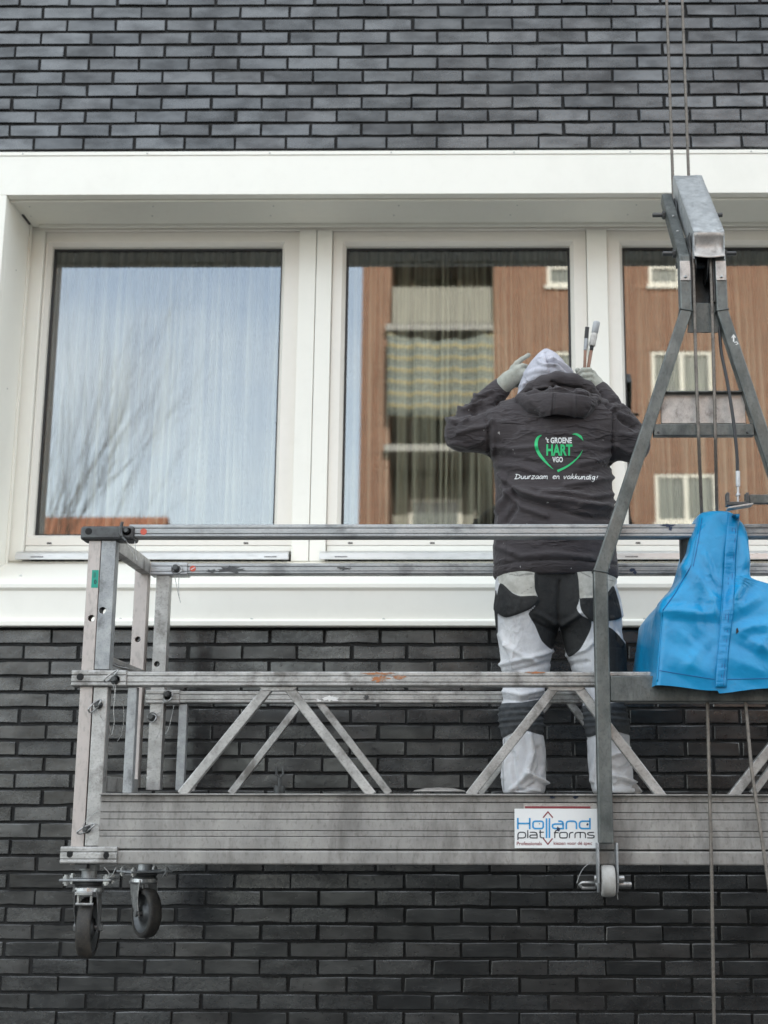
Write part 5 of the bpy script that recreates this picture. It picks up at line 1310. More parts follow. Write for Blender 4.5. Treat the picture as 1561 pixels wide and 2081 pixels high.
# ---- body (mostly covered)
def body():
    head = np.array(at(1112, 800, 5.235)); nk = np.array(at(1128, 830, 5.19)); ch = np.array(at(1128, 930, 5.2)); pe = np.array(at(1130, 1190, 5.2))
    shl, shr = np.array(at(1020, 866, 5.19)), np.array(at(1236, 866, 5.19)); ell, elr = np.array(at(940, 880, 5.18)), np.array(at(1286, 900, 5.19)); wl, wr = np.array(at(1016, 790, 5.24)), np.array(at(1216, 795, 5.26))
    hl, hr = np.array(at(1062, 1235, 5.2)), np.array(at(1210, 1235, 5.2)); kl, kr = np.array(at(1062, 1440, 5.2)), np.array(at(1232, 1440, 5.2)); al, ar = np.array(at(1064, 1596, 5.22)), np.array(at(1246, 1596, 5.22))
    def Fn(P):
        f = rcone(P, ch, pe, .11, .085); f = smin(f, rcone(P, shl, shr, .06, .06), .06); f = smin(f, rcone(P, ch, nk, .08, .055), .05); f = smin(f, rcone(P, nk, head, .052, .058), .03)
        hd = np.sqrt((((P-(head+[0, .0, .02]))/np.array([.075, .096, .108]))**2).sum(-1))-1; f = smin(f, (hd*.085).astype(np.float32), .03)
        f = smin(f, rcone(P, head+[0, .095, .03], head+[0, .116, .0], .008, .014), .012)                    # nose
        f = smin(f, rcone(P, head+[0, .06, -.075], head+[0, .085, -.07], .03, .022), .02)                   # chin
        for s in (-1, 1):
            f = smin(f, rcone(P, head+[s*.076, -.005, .02], head+[s*.082, -.012, -.02], .014, .010), .008)  # ears
            f = np.maximum(f, -rcone(P, head+[s*.028, .098, .03], head+[s*.034, .098, .03], .009, .009))    # eye sockets
        for a, b, c, r in ((shl, ell, wl, .03), (shr, elr, wr, .03)):
            f = smin(f, rcone(P, a, b, r, r*.8), .03); f = smin(f, rcone(P, b, c, r*.8, r*.5), .02)
        for a, b, c in ((hl, kl, al), (hr, kr, ar)):
            f = smin(f, rcone(P, a, b, .082, .056), .05); f = smin(f, rcone(P, b, c, .056, .042), .02)
        return f
    lo = (X(895, 900)-.02, 5.0, ZD+.02); hi = (X(1330, 900)+.02, 5.42, Z(700)+.05)
    cloth_mesh(Fn, lo, hi, .011, 'body', 'skin', None, 1)
body()
# ---- hoodie
def hoodie():
    rows = [(1178, 1006, 1254, 5.2, .150), (1168, 1001, 1257, 5.2, .158), (1150, 1002, 1255, 5.2, .162), (1135, 1003, 1253, 5.2, .157), (1097, 1003, 1252, 5.2, .158), (1040, 1006, 1248, 5.2, .155), (1000, 1007, 1244, 5.2, .150), (950, 1005, 1243, 5.2, .148),
            (905, 1000, 1249, 5.2, .145), (870, 999, 1257, 5.195, .135), (845, 1006, 1252, 5.19, .12), (825, 1024, 1236, 5.185, .10), (808, 1050, 1214, 5.18, .082), (792, 1072, 1192, 5.175, .068), (780, 1085, 1180, 5.175, .06)]
    R = [(Z(y), X(a, y), X(b, y), c, d) for y, a, b, c, d in rows]
    shl, ell, wl = at(1020, 872, 5.185), at(942, 880, 5.155), at(1017, 789, 5.245)
    ell2 = at(940, 868, 5.20)
    shr, elr, wr = at(1236, 872, 5.185), at(1284, 903, 5.175), at(1219, 795, 5.255); elr2 = at(1284, 890, 5.21)
    cl = wl + (wl-ell2).normalized()*.004
    def Fn(P):
        f, z0, z1 = loft_sdf(P, R, 2.3); f = np.maximum(f, np.maximum(z0-P[:, 2], P[:, 2]-z1))
        f = np.maximum(f, -np.maximum(np.maximum((z0-.5)-P[:, 2], P[:, 2]-(z0+.05)), loft_sdf(P, [(a, b+.014, c-.014, d, e-.014) for a, b, c, d, e in R], 2.3)[0]))   # open hem
        u = rcone(P, shl, ell, .100, .075); v = rcone(P, shr, elr, .100, .073)
        f = smin(f, u, .045); f = smin(f, v, .045)
        f = smin(f, rcone(P, ell2, wl, .066, .043), .012); f = smin(f, rcone(P, elr2, wr, .066, .043), .012)
        return f
    folds = []
    W = lambda pts, wd, am: folds.append((pts, wd, am))
    W([(1018, 965), (1040, 992), (1090, 1010), (1160, 1018), (1240, 1032)], 11, .013); W([(1030, 985), (1060, 1012), (1120, 1030), (1190, 1050), (1246, 1052)], 10, -.012); W([(1022, 990), (1060, 1030), (1110, 1048)], 10, .010)
    W([(1240, 1005), (1200, 1010), (1150, 1000), (1100, 1000)], 9, .009); W([(1244, 1020), (1215, 1030), (1180, 1025)], 8, .008); W([(1012, 1040), (1035, 1000)], 10, .010); W([(1030, 1060), (1050, 1030), (1044, 1000)], 9, -.008)
    W([(1000, 905), (1040, 912), (1090, 908)], 9, .007); W([(1008, 925), (1060, 932), (1100, 942)], 9, -.006); W([(1010, 945), (1060, 948), (1090, 960)], 9, .007); W([(1180, 942), (1215, 935), (1240, 925)], 9, .008); W([(1170, 965), (1210, 958), (1243, 945)], 9, -.007); W([(1150, 985), (1200, 978), (1245, 970)], 9, .008)
    W([(1185, 905), (1225, 912), (1250, 905)], 9, .006); W([(1060, 870), (1100, 880), (1150, 878)], 12, .004); W([(1020, 1020), (1018, 1060), (1014, 1100)], 9, .007); W([(1050, 1075), (1120, 1090), (1200, 1085)], 12, .006); W([(1010, 1110), (1060, 1130), (1130, 1125), (1200, 1132)], 10, .006)
    W([(1003, 1148), (1050, 1140), (1119, 1137), (1180, 1138), (1252, 1146)], 3.5, -.006)
    # sleeves
    W([(905, 850), (925, 858), (950, 852)], 7, .010); W([(912, 838), (935, 843), (965, 830)], 7, -.010); W([(922, 825), (945, 833), (978, 815)], 7, .010); W([(940, 812), (962, 818), (990, 803)], 6, -.009); W([(955, 800), (975, 806), (1000, 795)], 6, .008)
    W([(960, 835), (990, 828), (1012, 820)], 6, -.010); W([(925, 862), (955, 843), (985, 832)], 6, -.009); W([(930, 880), (960, 870), (985, 868), (1000, 856)], 7, .008); W([(915, 900), (950, 905), (980, 895)], 9, .006)
    W([(985, 835), (992, 870), (993, 905), (994, 930)], 5, -.008); W([(1000, 838), (1004, 880), (1003, 925)], 8, .005)
    W([(1245, 830), (1262, 826), (1278, 838)], 6, .009); W([(1240, 815), (1256, 812), (1268, 822)], 6, -.009); W([(1256, 842), (1278, 850), (1296, 862)], 6, .009); W([(1232, 822), (1250, 838), (1268, 858), (1290, 868)], 6, -.010); W([(1248, 845), (1246, 890), (1244, 945)], 5, -.008); W([(1262, 880), (1285, 885), (1305, 878)], 8, .006)
    W([(1255, 905), (1280, 920), (1305, 915)], 8, .006)
    ff = folds_fn(folds)
    def disp(P, px, py, nn):
        Pf = P.astype(np.float32)
        return 1.5*ff(P, px, py, nn) + .004*vnoise(Pf*np.array([.6, 1, 1.5], np.float32), 34, 2) + .002*vnoise(Pf*np.array([.7, 1, 1.6], np.float32), 75, 3)
    seams = lines_d([[(1000, 838), (993, 870), (993, 930), (1001, 950)], [(1258, 838), (1250, 880), (1246, 945)], [(908, 848), (940, 832), (968, 838), (995, 826), (1030, 816)], [(904, 876), (925, 878), (950, 866), (975, 850), (1000, 838)], [(1224, 818), (1250, 830), (1256, 850), (1290, 868)],
                     [(1030, 1080), (1028, 1140)], [(1003, 1150), (1050, 1141), (1119, 1137), (1180, 1138), (1252, 1147)], [(1012, 795), (1026, 812)], [(1035, 960), (1025, 985), (1040, 1015), (1030, 1060)]])
    lo = (X(890, 900), 4.98, Z(1185)); hi = (X(1335, 900), 5.42, Z(745))
    return cloth_mesh(Fn, lo, hi, .0062, 'hoodie', 'hoodie', disp, 2, {'seam': seams})
HOOD, HBV = hoodie()
def fallen_hood():
    pts = [(1060, 812, 5.115, .028), (1088, 819, 5.085, .048), (1130, 823, 5.06, .065), (1176, 821, 5.07, .057), (1207, 815, 5.11, .030)]
    rim = [(1062, 806, 5.16, .022), (1084, 788, 5.135, .026), (1106, 777, 5.115, .028), (1132, 770, 5.105, .029), (1166, 774, 5.115, .028), (1194, 788, 5.14, .026), (1211, 806, 5.165, .022)]
    def Fn(P):
        f = None
        for a, b in zip(pts[:-1], pts[1:]):
            q = rcone(P, at(*a[:3]), at(*b[:3]), a[3], b[3]); f = q if f is None else smin(f, q, .02)
        g = None
        for a, b in zip(rim[:-1], rim[1:]):
            q = rcone(P, at(*a[:3]), at(*b[:3]), a[3], b[3]); g = q if g is None else smin(g, q, .015)
        return smin(f, g, .006)
    ff = folds_fn([([(1070, 800), (1095, 794), (1130, 793), (1170, 797), (1205, 803)], 5, -.008), ([(1085, 790), (1110, 784), (1118, 786)], 5, .008), ([(1122, 776), (1140, 785), (1165, 790)], 6, -.008), ([(1130, 786), (1160, 796)], 5, .007), ([(1125, 800), (1122, 850)], 2.5, -.004), ([(1170, 805), (1168, 845)], 5, .004), ([(1080, 815), (1100, 835)], 8, .004)])
    cloth_mesh(Fn, (X(1030, 800), 4.98, Z(870)), (X(1240, 800), 5.26, Z(740)), .0045, 'fallen_hood', 'hoodie', lambda P, px, py, nn: 1.2*ff(P, px, py, nn)+.0016*vnoise(P.astype(np.float32), 60, 8), 2,
               {'seam': lines_d([[(1122, 772), (1124, 800), (1120, 853)], [(1127, 772), (1129, 800), (1125, 853)], [(1072, 799), (1100, 795), (1140, 795), (1205, 803)], [(1171, 790), (1172, 845)]])})
fallen_hood()
def inner_hood():
    rows = [(714, 1105, 1113, 5.17, .012), (718, 1099, 1122, 5.175, .03), (726, 1089, 1134, 5.185, .06), (738, 1077, 1146, 5.195, .085), (755, 1065, 1158, 5.205, .105), (768, 1061, 1166, 5.21, .115), (784, 1053, 1174, 5.22, .115), (805, 1053, 1176, 5.235, .105), (835, 1062, 1178, 5.235, .095)]
    R = [(Z(y, 5.2, 1110), X(a, y), X(b, y), c, d) for y, a, b, c, d in rows]
    def Fn(P):
        f, z0, z1 = loft_sdf(P, R, 2.0); f = np.maximum(f, np.maximum(z0-P[:, 2], P[:, 2]-z1))
        face = np.array(at(1108, 775, 5.36)); return np.maximum(f, -(np.sqrt((((P-face)/np.array([.085, .13, .12]))**2).sum(-1))-1)*.08)
    ff = folds_fn([([(1113, 733), (1128, 735), (1140, 745), (1160, 764)], 5, -.012), ([(1115, 741), (1130, 743), (1148, 760)], 4.5, .011), ([(1122, 728), (1145, 742), (1164, 760)], 5, .008), ([(1108, 716), (1113, 735), (1116, 742)], 3, -.006), ([(1115, 742), (1118, 765)], 3, -.004), ([(1095, 735), (1105, 741), (1114, 741)], 6, .006), ([(1070, 760), (1090, 750), (1110, 752)], 9, .004), ([(1060, 790), (1080, 775), (1100, 768)], 8, -.004), ([(1056, 800), (1066, 780)], 6, .005)])
    cloth_mesh(Fn, (X(1040, 780), 5.05, Z(838)), (X(1205, 780), 5.36, Z(705)), .0042, 'inner_hood', 'grey_hood', lambda P, px, py, nn: 1.5*ff(P, px, py, nn)+.0022*vnoise(P.astype(np.float32), 55, 4), 2, None)
inner_hood()
# ---- trousers
BLACK = [[(1091, 1150), (1087, 1195), (1094, 1216), (1087, 1233), (1074, 1247), (1087, 1270), (1101, 1302), (1122, 1320), (1131, 1300), (1137, 1273), (1145, 1310), (1156, 1335), (1179, 1319), (1199, 1282), (1202, 1262), (1182, 1250), (1172, 1236), (1178, 1213), (1168, 1150)],
         [(1016, 1184), (1041, 1204), (1058, 1211), (1090, 1210), (1095, 1221), (1075, 1239), (1029, 1255), (1007, 1239)], [(998, 1216), (1009, 1200), (1012, 1285), (1002, 1278)],
         [(1179, 1216), (1205, 1214), (1234, 1204), (1248, 1190), (1264, 1253), (1234, 1262), (1202, 1262), (1182, 1241)], [(1234, 1272), (1276, 1314), (1278, 1368), (1234, 1368)]]
SLATE = [[(1010, 1433), (1060, 1427), (1110, 1423), (1110, 1492), (1070, 1485), (1040, 1490), (1012, 1501)], [(1178, 1437), (1225, 1430), (1285, 1428), (1290, 1493), (1248, 1485), (1220, 1490), (1190, 1497)]]
BEIGE = [[(1016, 1155), (1091, 1150), (1087, 1195), (1092, 1211), (1056, 1211), (1014, 1184)], [(1168, 1150), (1250, 1160), (1248, 1192), (1205, 1215), (1178, 1215)]]
def round_poly(poly):
    P = [np.array(p, float) for p in poly]; n = len(P); out = []
    for i in range(n):
        a, b, c, d = P[i-1], P[i], P[(i+1) % n], P[(i+2) % n]
        for k in range(4):
            t = k/4; out.append(tuple(.5*(2*b+.8*(c-a)*t+(1.6*a-3.2*b+1.6*c*1.25-.4*c-.8*d+.8*b-.0*a)*0*t*t)) if False else tuple(b+(c-b)*t+.5*t*(1-t)*((1-t)*(.6*(c-a)-(c-b))-t*(.6*(d-b)-(c-b)))))
    return out
BLACK = [round_poly(p) for p in BLACK]; SLATE = [round_poly(p) for p in SLATE]; BEIGE = [round_poly(p) for p in BEIGE]
def trousers():
    pel = [(1140, 1014, 1246, 5.2, .135), (1165, 1010, 1248, 5.2, .138), (1190, 1006, 1251, 5.2, .14), (1230, 1005, 1258, 5.2, .138), (1256, 1008, 1262, 5.2, .13), (1274, 1012, 1264, 5.2, .11)]
    Lg = [(1240, 1006, 1140, 5.2, .13), (1279, 1009, 1136, 5.2, .125), (1311, 1014, 1126, 5.2, .115), (1340, 1018, 1120, 5.2, .108), (1364, 1019, 1117, 5.2, .10), (1400, 1021, 1107, 5.2, .092), (1426, 1020, 1103, 5.2, .09), (1458, 1015, 1101, 5.2, .094), (1490, 1019, 1104, 5.2, .09), (1527, 1024, 1109, 5.205, .088), (1560, 1021, 1110, 5.21, .092), (1590, 1019, 1111, 5.215, .098), (1606, 1022, 1109, 5.22, .10), (1612, 1024, 1106, 5.22, .10)]
    Rg = [(1240, 1134, 1260, 5.2, .13), (1279, 1139, 1263, 5.2, .125), (1299, 1143, 1266, 5.2, .12), (1325, 1150, 1271, 5.2, .112), (1363, 1162, 1271, 5.2, .104), (1400, 1182, 1268, 5.2, .095), (1429, 1185, 1267, 5.2, .09), (1469, 1189, 1277, 5.2, .094), (1490, 1192, 1279, 5.2, .09), (1513, 1193, 1279, 5.205, .088), (1541, 1195, 1284, 5.21, .09), (1570, 1198, 1287, 5.215, .095), (1590, 1201, 1288, 5.22, .1), (1606, 1205, 1292, 5.22, .10), (1612, 1208, 1290, 5.22, .10)]
    cv = lambda T, s: [(Z(y), X(a, y), X(b, y), c, d) for y, a, b, c, d in T]
    Pl, L, Rr = cv(pel, 0), cv(Lg, 0), cv(Rg, 0)
    bl, br = at(1072, 1222, 5.115), at(1188, 1222, 5.115)
    def Fn(P):
        f, z0, z1 = loft_sdf(P, Pl, 2.4); f = np.maximum(f, np.maximum(z0-P[:, 2], P[:, 2]-z1))
        for T in (L, Rr):
            g, z0, z1 = loft_sdf(P, T, 2.1); g = np.maximum(g, np.maximum(z0-P[:, 2], P[:, 2]-z1)); f = smin(f, g, .012)
        for c in (bl, br): f = smin(f, rcone(P, c+Vector((0, .02, .03)), c+Vector((0, .02, -.015)), .085, .08), .05)
        return f
    folds = []
    W = lambda pts, wd, am: folds.append((pts, wd, am))
    W([(1137, 1180), (1134, 1220), (1136, 1270)], 6, -.009); W([(1090, 1245), (1115, 1258), (1134, 1268)], 7, .008); W([(1180, 1245), (1160, 1258), (1140, 1268)], 7, .008); W([(1085, 1262), (1110, 1275), (1130, 1280)], 6, -.007)
    W([(1020, 1350), (1060, 1340), (1100, 1330), (1120, 1322)], 7, .008); W([(1022, 1368), (1070, 1358), (1115, 1345)], 7, -.007); W([(1030, 1310), (1060, 1330), (1090, 1345)], 8, .007); W([(1018, 1290), (1040, 1330), (1045, 1360)], 9, .006); W([(1155, 1330), (1190, 1320), (1205, 1305)], 7, .008); W([(1160, 1350), (1195, 1345)], 7, -.007)
    W([(1025, 1405), (1060, 1412), (1100, 1402)], 7, .008); W([(1022, 1420), (1060, 1425), (1102, 1418)], 5, -.008)
    for y in (1437, 1449, 1461, 1473): W([(1018, y+3), (1060, y-1), (1103, y+1)], 4.5, .006); W([(1190, y+2), (1235, y-1), (1275, y+2)], 4.5, .005)
    W([(1018, 1500), (1050, 1488), (1075, 1485), (1104, 1491)], 4, -.008); W([(1192, 1498), (1240, 1486), (1280, 1491)], 4, -.008)
    W([(1075, 1490), (1082, 1530), (1074, 1560), (1070, 1574)], 10, .014); W([(1070, 1570), (1090, 1580), (1108, 1590)], 7, .014); W([(1070, 1574), (1055, 1590), (1040, 1604)], 8, .012); W([(1095, 1520), (1100, 1555), (1092, 1572)], 8, -.010); W([(1040, 1530), (1045, 1570), (1050, 1595)], 9, -.009); W([(1085, 1592), (1070, 1602), (1050, 1606)], 5, -.010); W([(1030, 1540), (1024, 1580)], 7, .007); W([(1060, 1600), (1095, 1606)], 5, .008)
    W([(1236, 1538), (1260, 1530), (1275, 1520)], 7, .010); W([(1244, 1560), (1262, 1565), (1282, 1552)], 7, -.010); W([(1240, 1575), (1265, 1580), (1288, 1590)], 7, .012); W([(1215, 1510), (1210, 1550), (1205, 1585)], 9, .009); W([(1250, 1595), (1270, 1592), (1292, 1598)], 5, -.009); W([(1225, 1520), (1225, 1560), (1240, 1598)], 8, -.008); W([(1260, 1500), (1268, 1530)], 8, .006)
    W([(1240, 1255), (1255, 1290), (1262, 1312)], 5, .008); W([(1248, 1262), (1252, 1300)], 4, -.006)
    ff = folds_fn(folds)
    pk = [BLACK[1], BLACK[3]]
    def disp(P, px, py, nn):
        d = 1.5*ff(P, px, py, nn)+.003*vnoise(P.astype(np.float32), 36, 12)+.0016*vnoise(P.astype(np.float32), 85, 13)
        back = nn[:, 1] < .3
        for poly in pk: q = np.clip(-poly_sd(px, py, poly)/6+.4, 0, 1); d += .014*q*q*(3-2*q)*back
        for poly in (BLACK[4], BEIGE[0], BEIGE[1]): q = np.clip(-poly_sd(px, py, poly)/2+.5, 0, 1); d += .006*q*back
        for poly in SLATE: q = np.clip(-poly_sd(px, py, poly)/2+.5, 0, 1); d += .004*q
        return d
    un = lambda polys: (lambda P, px, py: np.min([poly_sd(px, py, p) for p in polys], axis=0))
    seams = lines_d([[(1133, 1152), (1132, 1200), (1136, 1270)], [(1016, 1186), (1042, 1207), (1058, 1213), (1090, 1213)], [(1040, 1155), (1055, 1168), (1085, 1163)], [(1026, 1164), (1055, 1170), (1087, 1166)], [(1170, 1157), (1200, 1172), (1247, 1180)], [(1026, 1500), (1022, 1560), (1024, 1606)], [(1060, 1205), (1086, 1190)], [(1240, 1316), (1272, 1318)], [(1254, 1320), (1254, 1364)]])
    lo = (X(995, 1400)-.01, 5.0, Z(1614)); hi = (X(1300, 1400)+.01, 5.40, Z(1135))
    return cloth_mesh(Fn, lo, hi, .0062, 'trousers', 'trousers', disp, 2, {'black': un(BLACK), 'slate': un(SLATE), 'beige': un(BEIGE), 'seam': seams})
trousers()
def shoes():
    for px in (1066, 1250):
        a = at(px, 1604, 5.21); a.z = ZD+.045
        def Fn(P):
            f = rcone(P, a, a+Vector((0, .10, -.004)), .042, .040); f = smin(f, rcone(P, a+Vector((0, .1, -.006)), a+Vector((.0, .20, -.012)), .042, .034), .03)
            return np.maximum(f, ZD+.001-P[:, 2])
        lo = (a.x-.06, a.y-.06, ZD-.01); hi = (a.x+.06, a.y+.27, ZD+.11)
        cloth_mesh(Fn, lo, hi, .007, 'shoe', 'shoe_black', None, 1)
shoes()
# ---- gloved hands: palm, four unequal bent fingers and a thumb
def glove(wrist, palm, knuck, fingers, thumb, name, lo, hi, cuff=.037):
    w_, p_ = np.array(at(*wrist)), [np.array(at(*q)) for q in palm]; kn = [np.array(at(*q)) for q in knuck]
    def Fn(P):
        f = rcone(P, w_, (w_+p_[0])/2, cuff, .034)
        for q in p_: f = smin(f, rcone(P, (w_*.6+q*.4), q, .026, .021), .014)
        for a, b in zip(kn[:-1], kn[1:]): f = smin(f, rcone(P, a, b, .0135, .0135), .01)
        for ch in fingers+[thumb]:
            r0, r1 = ch[0]; g = None; pts = [np.array(at(*q)) for q in ch[1:]]; n = len(pts)-1
            for i in range(n):
                q = rcone(P, pts[i], pts[i+1], r0+(r1-r0)*i/n, r0+(r1-r0)*(i+1)/n); g = q if g is None else smin(g, q, .003)
            f = smin(f, g, .006)
        d = (P-w_)@((w_-p_[0])/np.linalg.norm(w_-p_[0])).astype(np.float32)
        f = np.maximum(f, d-.035)
        return f
    dr = ((w_-p_[0])/np.linalg.norm(w_-p_[0]))
    def disp(P, px, py, nn):
        s = (P-w_)@dr; return .0016*np.sin(s*900)*(s > .004) + .0022*np.exp(-((s-.032)/.004)**2) + .0010*vnoise(P.astype(np.float32), 160, 5)
    a, b = at(lo[0], lo[1], 5.2), at(hi[0], hi[1], 5.2)
    return cloth_mesh(Fn, (a.x, 5.10, a.z), (b.x, 5.36, b.z), .0026, name, 'glove_knit', disp, 1)
glove((1019, 787, 5.235), [(1047, 756, 5.215), (1053, 765, 5.215), (1040, 763, 5.21)], [(1043, 748, 5.215), (1053, 751, 5.208), (1058, 759, 5.21), (1058, 769, 5.218)],
      [((.0115, .0092), (1043, 749, 5.215), (1050, 738, 5.212), (1060, 730, 5.218), (1074, 721, 5.226)),
       ((.0115, .0092), (1052, 750, 5.21), (1062, 743, 5.205), (1070, 745, 5.222), (1071, 752, 5.24)),
       ((.0112, .009), (1057, 758, 5.208), (1066, 754, 5.207), (1071, 758, 5.225), (1069, 765, 5.238)),
       ((.0105, .0085), (1057, 768, 5.215), (1064, 767, 5.216), (1067, 771, 5.23), (1064, 777, 5.238))],
      ((.0135, .0105), (1036, 776, 5.23), (1045, 782, 5.25), (1056, 780, 5.262), (1064, 772, 5.268)), 'glove', (990, 815), (1090, 705))
glove((1217, 797, 5.255), [(1203, 768, 5.245), (1196, 775, 5.25), (1208, 775, 5.25)], [(1204, 758, 5.242), (1207, 767, 5.238), (1208, 777, 5.24), (1206, 786, 5.245)],
      [((.0118, .0095), (1205, 760, 5.242), (1198, 752, 5.216), (1186, 752, 5.202), (1178, 758, 5.216), (1181, 764, 5.228)),
       ((.0118, .0095), (1207, 769, 5.238), (1199, 762, 5.212), (1186, 763, 5.200), (1178, 768, 5.214), (1181, 773, 5.226)),
       ((.0115, .0092), (1207, 778, 5.24), (1199, 772, 5.214), (1187, 774, 5.203), (1179, 779, 5.216), (1182, 783, 5.228)),
       ((.0105, .0085), (1205, 787, 5.245), (1198, 783, 5.220), (1188, 785, 5.209), (1181, 789, 5.22), (1184, 792, 5.23))],
      ((.0138, .0108), (1204, 782, 5.268), (1192, 772, 5.275), (1181, 761, 5.262), (1174, 752, 5.245)), 'glove', (1160, 835), (1245, 735))
# ---- print on the back of the hoodie
def prints():
    k = 7.805
    def on(u, v, e=.0022):
        px, py = 1030+u/k, 860+v/k; dr = (at(px, py, 5)-EYE).normalized(); h = HBV.ray_cast(EYE+dr*4.0, dr)
        return h[0]-dr*e if h[0] else at(px, py, 5.05)
    def dens(pts, wds, st=14):
        P, W_ = [], []
        for i in range(len(pts)-1):
            a, b = np.array(pts[i], float), np.array(pts[i+1], float); n = max(1, int(np.linalg.norm(b-a)/st))
            for q in range(n): P.append(tuple(a+(b-a)*q/n)); W_.append(wds[i]+(wds[i+1]-wds[i])*q/n)
        return P+[pts[-1]], W_+[wds[-1]]
    def crv(pts, wds):
        Q = [np.array(p, float) for p in pts]; Q = [2*Q[0]-Q[1]]+Q+[2*Q[-1]-Q[-2]]; P, W_ = [], []
        for i in range(1, len(Q)-2):
            for q in range(8):
                t = q/8; a, b, c, d = Q[i-1:i+3]; P.append(tuple(.5*(2*b+(c-a)*t+(2*a-5*b+4*c-d)*t*t+(3*b-a-3*c+d)*t**3))); W_.append(wds[i-1]+(wds[i]-wds[i-1])*t)
        return P+[pts[-1]], W_+[wds[-1]]
    g = MB()
    for pts, wds in (([(550, 186), (495, 225), (468, 300), (472, 385), (510, 475), (585, 575), (660, 655), (738, 727)], [14, 40, 52, 52, 48, 40, 24, 4]), ([(1040, 172), (1105, 172), (1170, 212), (1213, 272)], [6, 34, 40, 5]), ([(1202, 425), (1150, 515), (1060, 605), (950, 685), (805, 757)], [5, 18, 24, 30, 40])):
        P, W_ = crv(pts, wds); g.add(*ribbon(P, W_, on))
    link_mesh('heart_print', g.mesh('heart_print'), 'print_green', HOOD); g = MB()
    g.add(*text_mesh('HART', (628, 330, 1040, 512), on, .035)); link_mesh('green_lettering', g.mesh('green_lettering'), 'print_green', HOOD)
    wmb = MB(); wmb.add(*text_mesh("'t", (617, 222, 668, 306), on, .03)); wmb.add(*text_mesh('GROENE', (694, 222, 1032, 316), on, .035)); wmb.add(*text_mesh('VGO', (722, 528, 890, 618), on, .035))
    link_mesh('white_lettering', wmb.mesh('white_lettering'), 'print_white', HOOD)
    # handwritten line, stroke by stroke: each glyph in units of x-height, y up
    GL = {'D': (1.5, [[(.35, 1.35), (.15, 0)], [(-.15, 0), (.6, .02), (1.15, .35), (1.25, .8), (.9, 1.2), (.0, 1.4)]]), 'u': (1.0, [[(.15, .9), (.05, .3), (.2, .02), (.5, .1), (.72, .4)], [(.82, .9), (.72, .2), (.85, 0)]]), 'r': (.75, [[(.1, .9), (.05, 0)], [(.07, .55), (.3, .85), (.6, .85)]]),
          'z': (1.0, [[(.1, .9), (.8, .9), (.02, .02), (.85, .05)]]), 'a': (1.0, [[(.78, .8), (.4, .9), (.05, .4), (.25, .02), (.6, .25), (.8, .85)], [(.8, .85), (.75, .15), (.95, 0)]]), 'm': (1.4, [[(.1, .9), (.02, 0)], [(.06, .5), (.3, .85), (.5, .75), (.5, 0)], [(.52, .5), (.8, .85), (1.02, .75), (1.05, .05), (1.2, 0)]]),
          'e': (.9, [[(.1, .45), (.65, .6), (.5, .9), (.15, .75), (.05, .3), (.3, .0), (.75, .15)]]), 'n': (1.0, [[(.1, .9), (.03, 0)], [(.07, .5), (.35, .85), (.62, .72), (.65, .05), (.8, 0)]]), 'v': (.9, [[(.05, .9), (.25, .05), (.75, .95)]]), 'k': (.95, [[(.3, 1.6), (.05, 0)], [(.75, .9), (.15, .4), (.4, .35), (.75, 0)]]),
          'd': (1.0, [[(.7, .7), (.35, .85), (.05, .4), (.25, .02), (.6, .2)], [(.95, 1.35), (.72, .2), (.85, 0)]]), 'i': (.5, [[(.15, .85), (.08, .05), (.2, 0)], [(.24, 1.2), (.28, 1.28)]]), 'g': (1.0, [[(.75, .8), (.4, .9), (.08, .5), (.25, .1), (.6, .3), (.75, .85), (.6, -.4), (.3, -.7), (.05, -.5)]]), '!': (.5, [[(.45, 1.1), (.28, .35)], [(.2, .08), (.22, .02)]])}
    hm = MB(); xh = 52
    def word(s, x0, x1, yb0, yb1):
        tot = sum(GL[c][0] for c in s); sc = (x1-x0)/tot; x = 0
        for c in s:
            for st in GL[c][1]:
                pts = [(x0+(x+p[0])*sc+.12*xh*p[1], (yb0+(yb1-yb0)*(x+p[0])/tot)-p[1]*xh) for p in st]
                P, W_ = (crv(pts, [12]*len(pts)) if len(pts) > 2 else dens(pts, [12]*2)); hm.add(*ribbon(P, W_, on))
            x += GL[c][0]
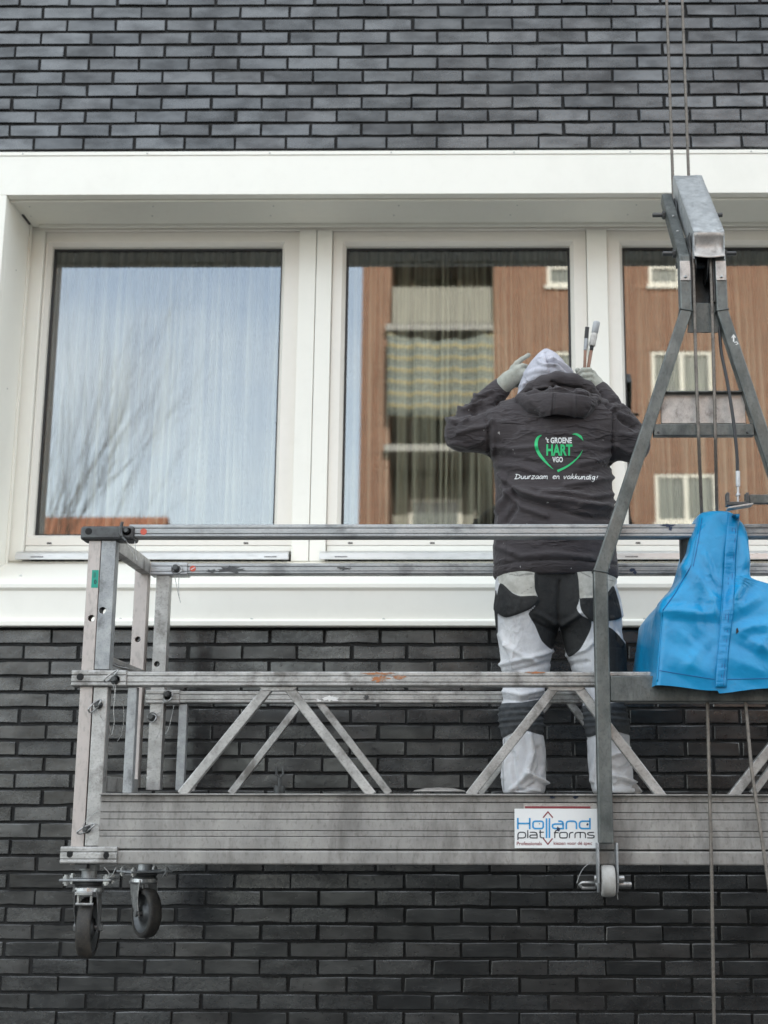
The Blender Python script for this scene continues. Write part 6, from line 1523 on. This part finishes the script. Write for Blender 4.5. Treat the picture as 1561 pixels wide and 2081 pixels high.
    word('Duurzaam', 130, 660, 878, 878); word('en', 728, 848, 876, 878); word('vakkundig!', 900, 1440, 878, 888)
    link_mesh('handwritten_lettering', hm.mesh('handwritten_lettering'), 'print_white', HOOD)
prints()
# ---- tools held upright in the right glove
def tools():
    D = 5.226
    b0, b1 = at(1186.5, 790, D+.004), at(1189.5, 712, D)
    t = empty('paint_brush', b0, 'slim wooden paint brush with dark bristles, held upright in the glove', 'paint brush', None)
    mb = MB(); mb.tube([b0, b0.lerp(b1, .3), b0.lerp(b1, .8), b1], [.0055, .0065, .006, .0065], 14); mb.build('handle', 'wood_handle', t, smooth=True)
    c1 = at(1191.5, 688, D); mb = MB(); mb.tube([b1, b1.lerp(c1, .1), c1], [.0068, .0072, .0082], 14); mb.build('ferrule', 'galv', t, smooth=True)
    d1 = at(1193.5, 664, D); mb = MB()
    ax = (d1-c1).normalized(); mb.prism([(-.0082, -.0045), (.0082, -.0045), (.0082, .0045), (-.0082, .0045)], c1, d1, (0, 1, 0)); mb.build('bristles', 'bristle_dark', t, bevel=.002)
    D = 5.232
    b0, b1 = at(1188, 792, D+.004), at(1201.5, 712, D)
    t = empty('taped_roller', b0, 'small white roller tool with a taped neck and reddish handle, held upright in the glove', 'paint roller', None)
    mb = MB(); mb.tube([b0, b1], [.0068, .0072], 14); mb.build('handle', 'wood_handle', t, smooth=True)
    c1 = at(1203, 703, D); mb = MB(); mb.tube([b1, c1], [.0076, .0080], 14); mb.build('collar', 'rubber_black', t, smooth=True)
    d1 = at(1208.5, 677, D); mb = MB(); mb.tube([c1, c1.lerp(d1, .08), c1.lerp(d1, .35), c1.lerp(d1, .75), d1], [.0115, .0135, .0128, .0135, .0118], 16); mb.build('tape', 'tape_white', t, smooth=True)
    e1 = at(1213, 653, D); mb = MB(); mb.tube([d1, d1.lerp(e1, .05), d1.lerp(e1, .85), d1.lerp(e1, .96), e1], [.011, .0135, .0140, .0128, .008], 20); mb.build('roller_sleeve', 'grip_grey', t, smooth=True)
tools()
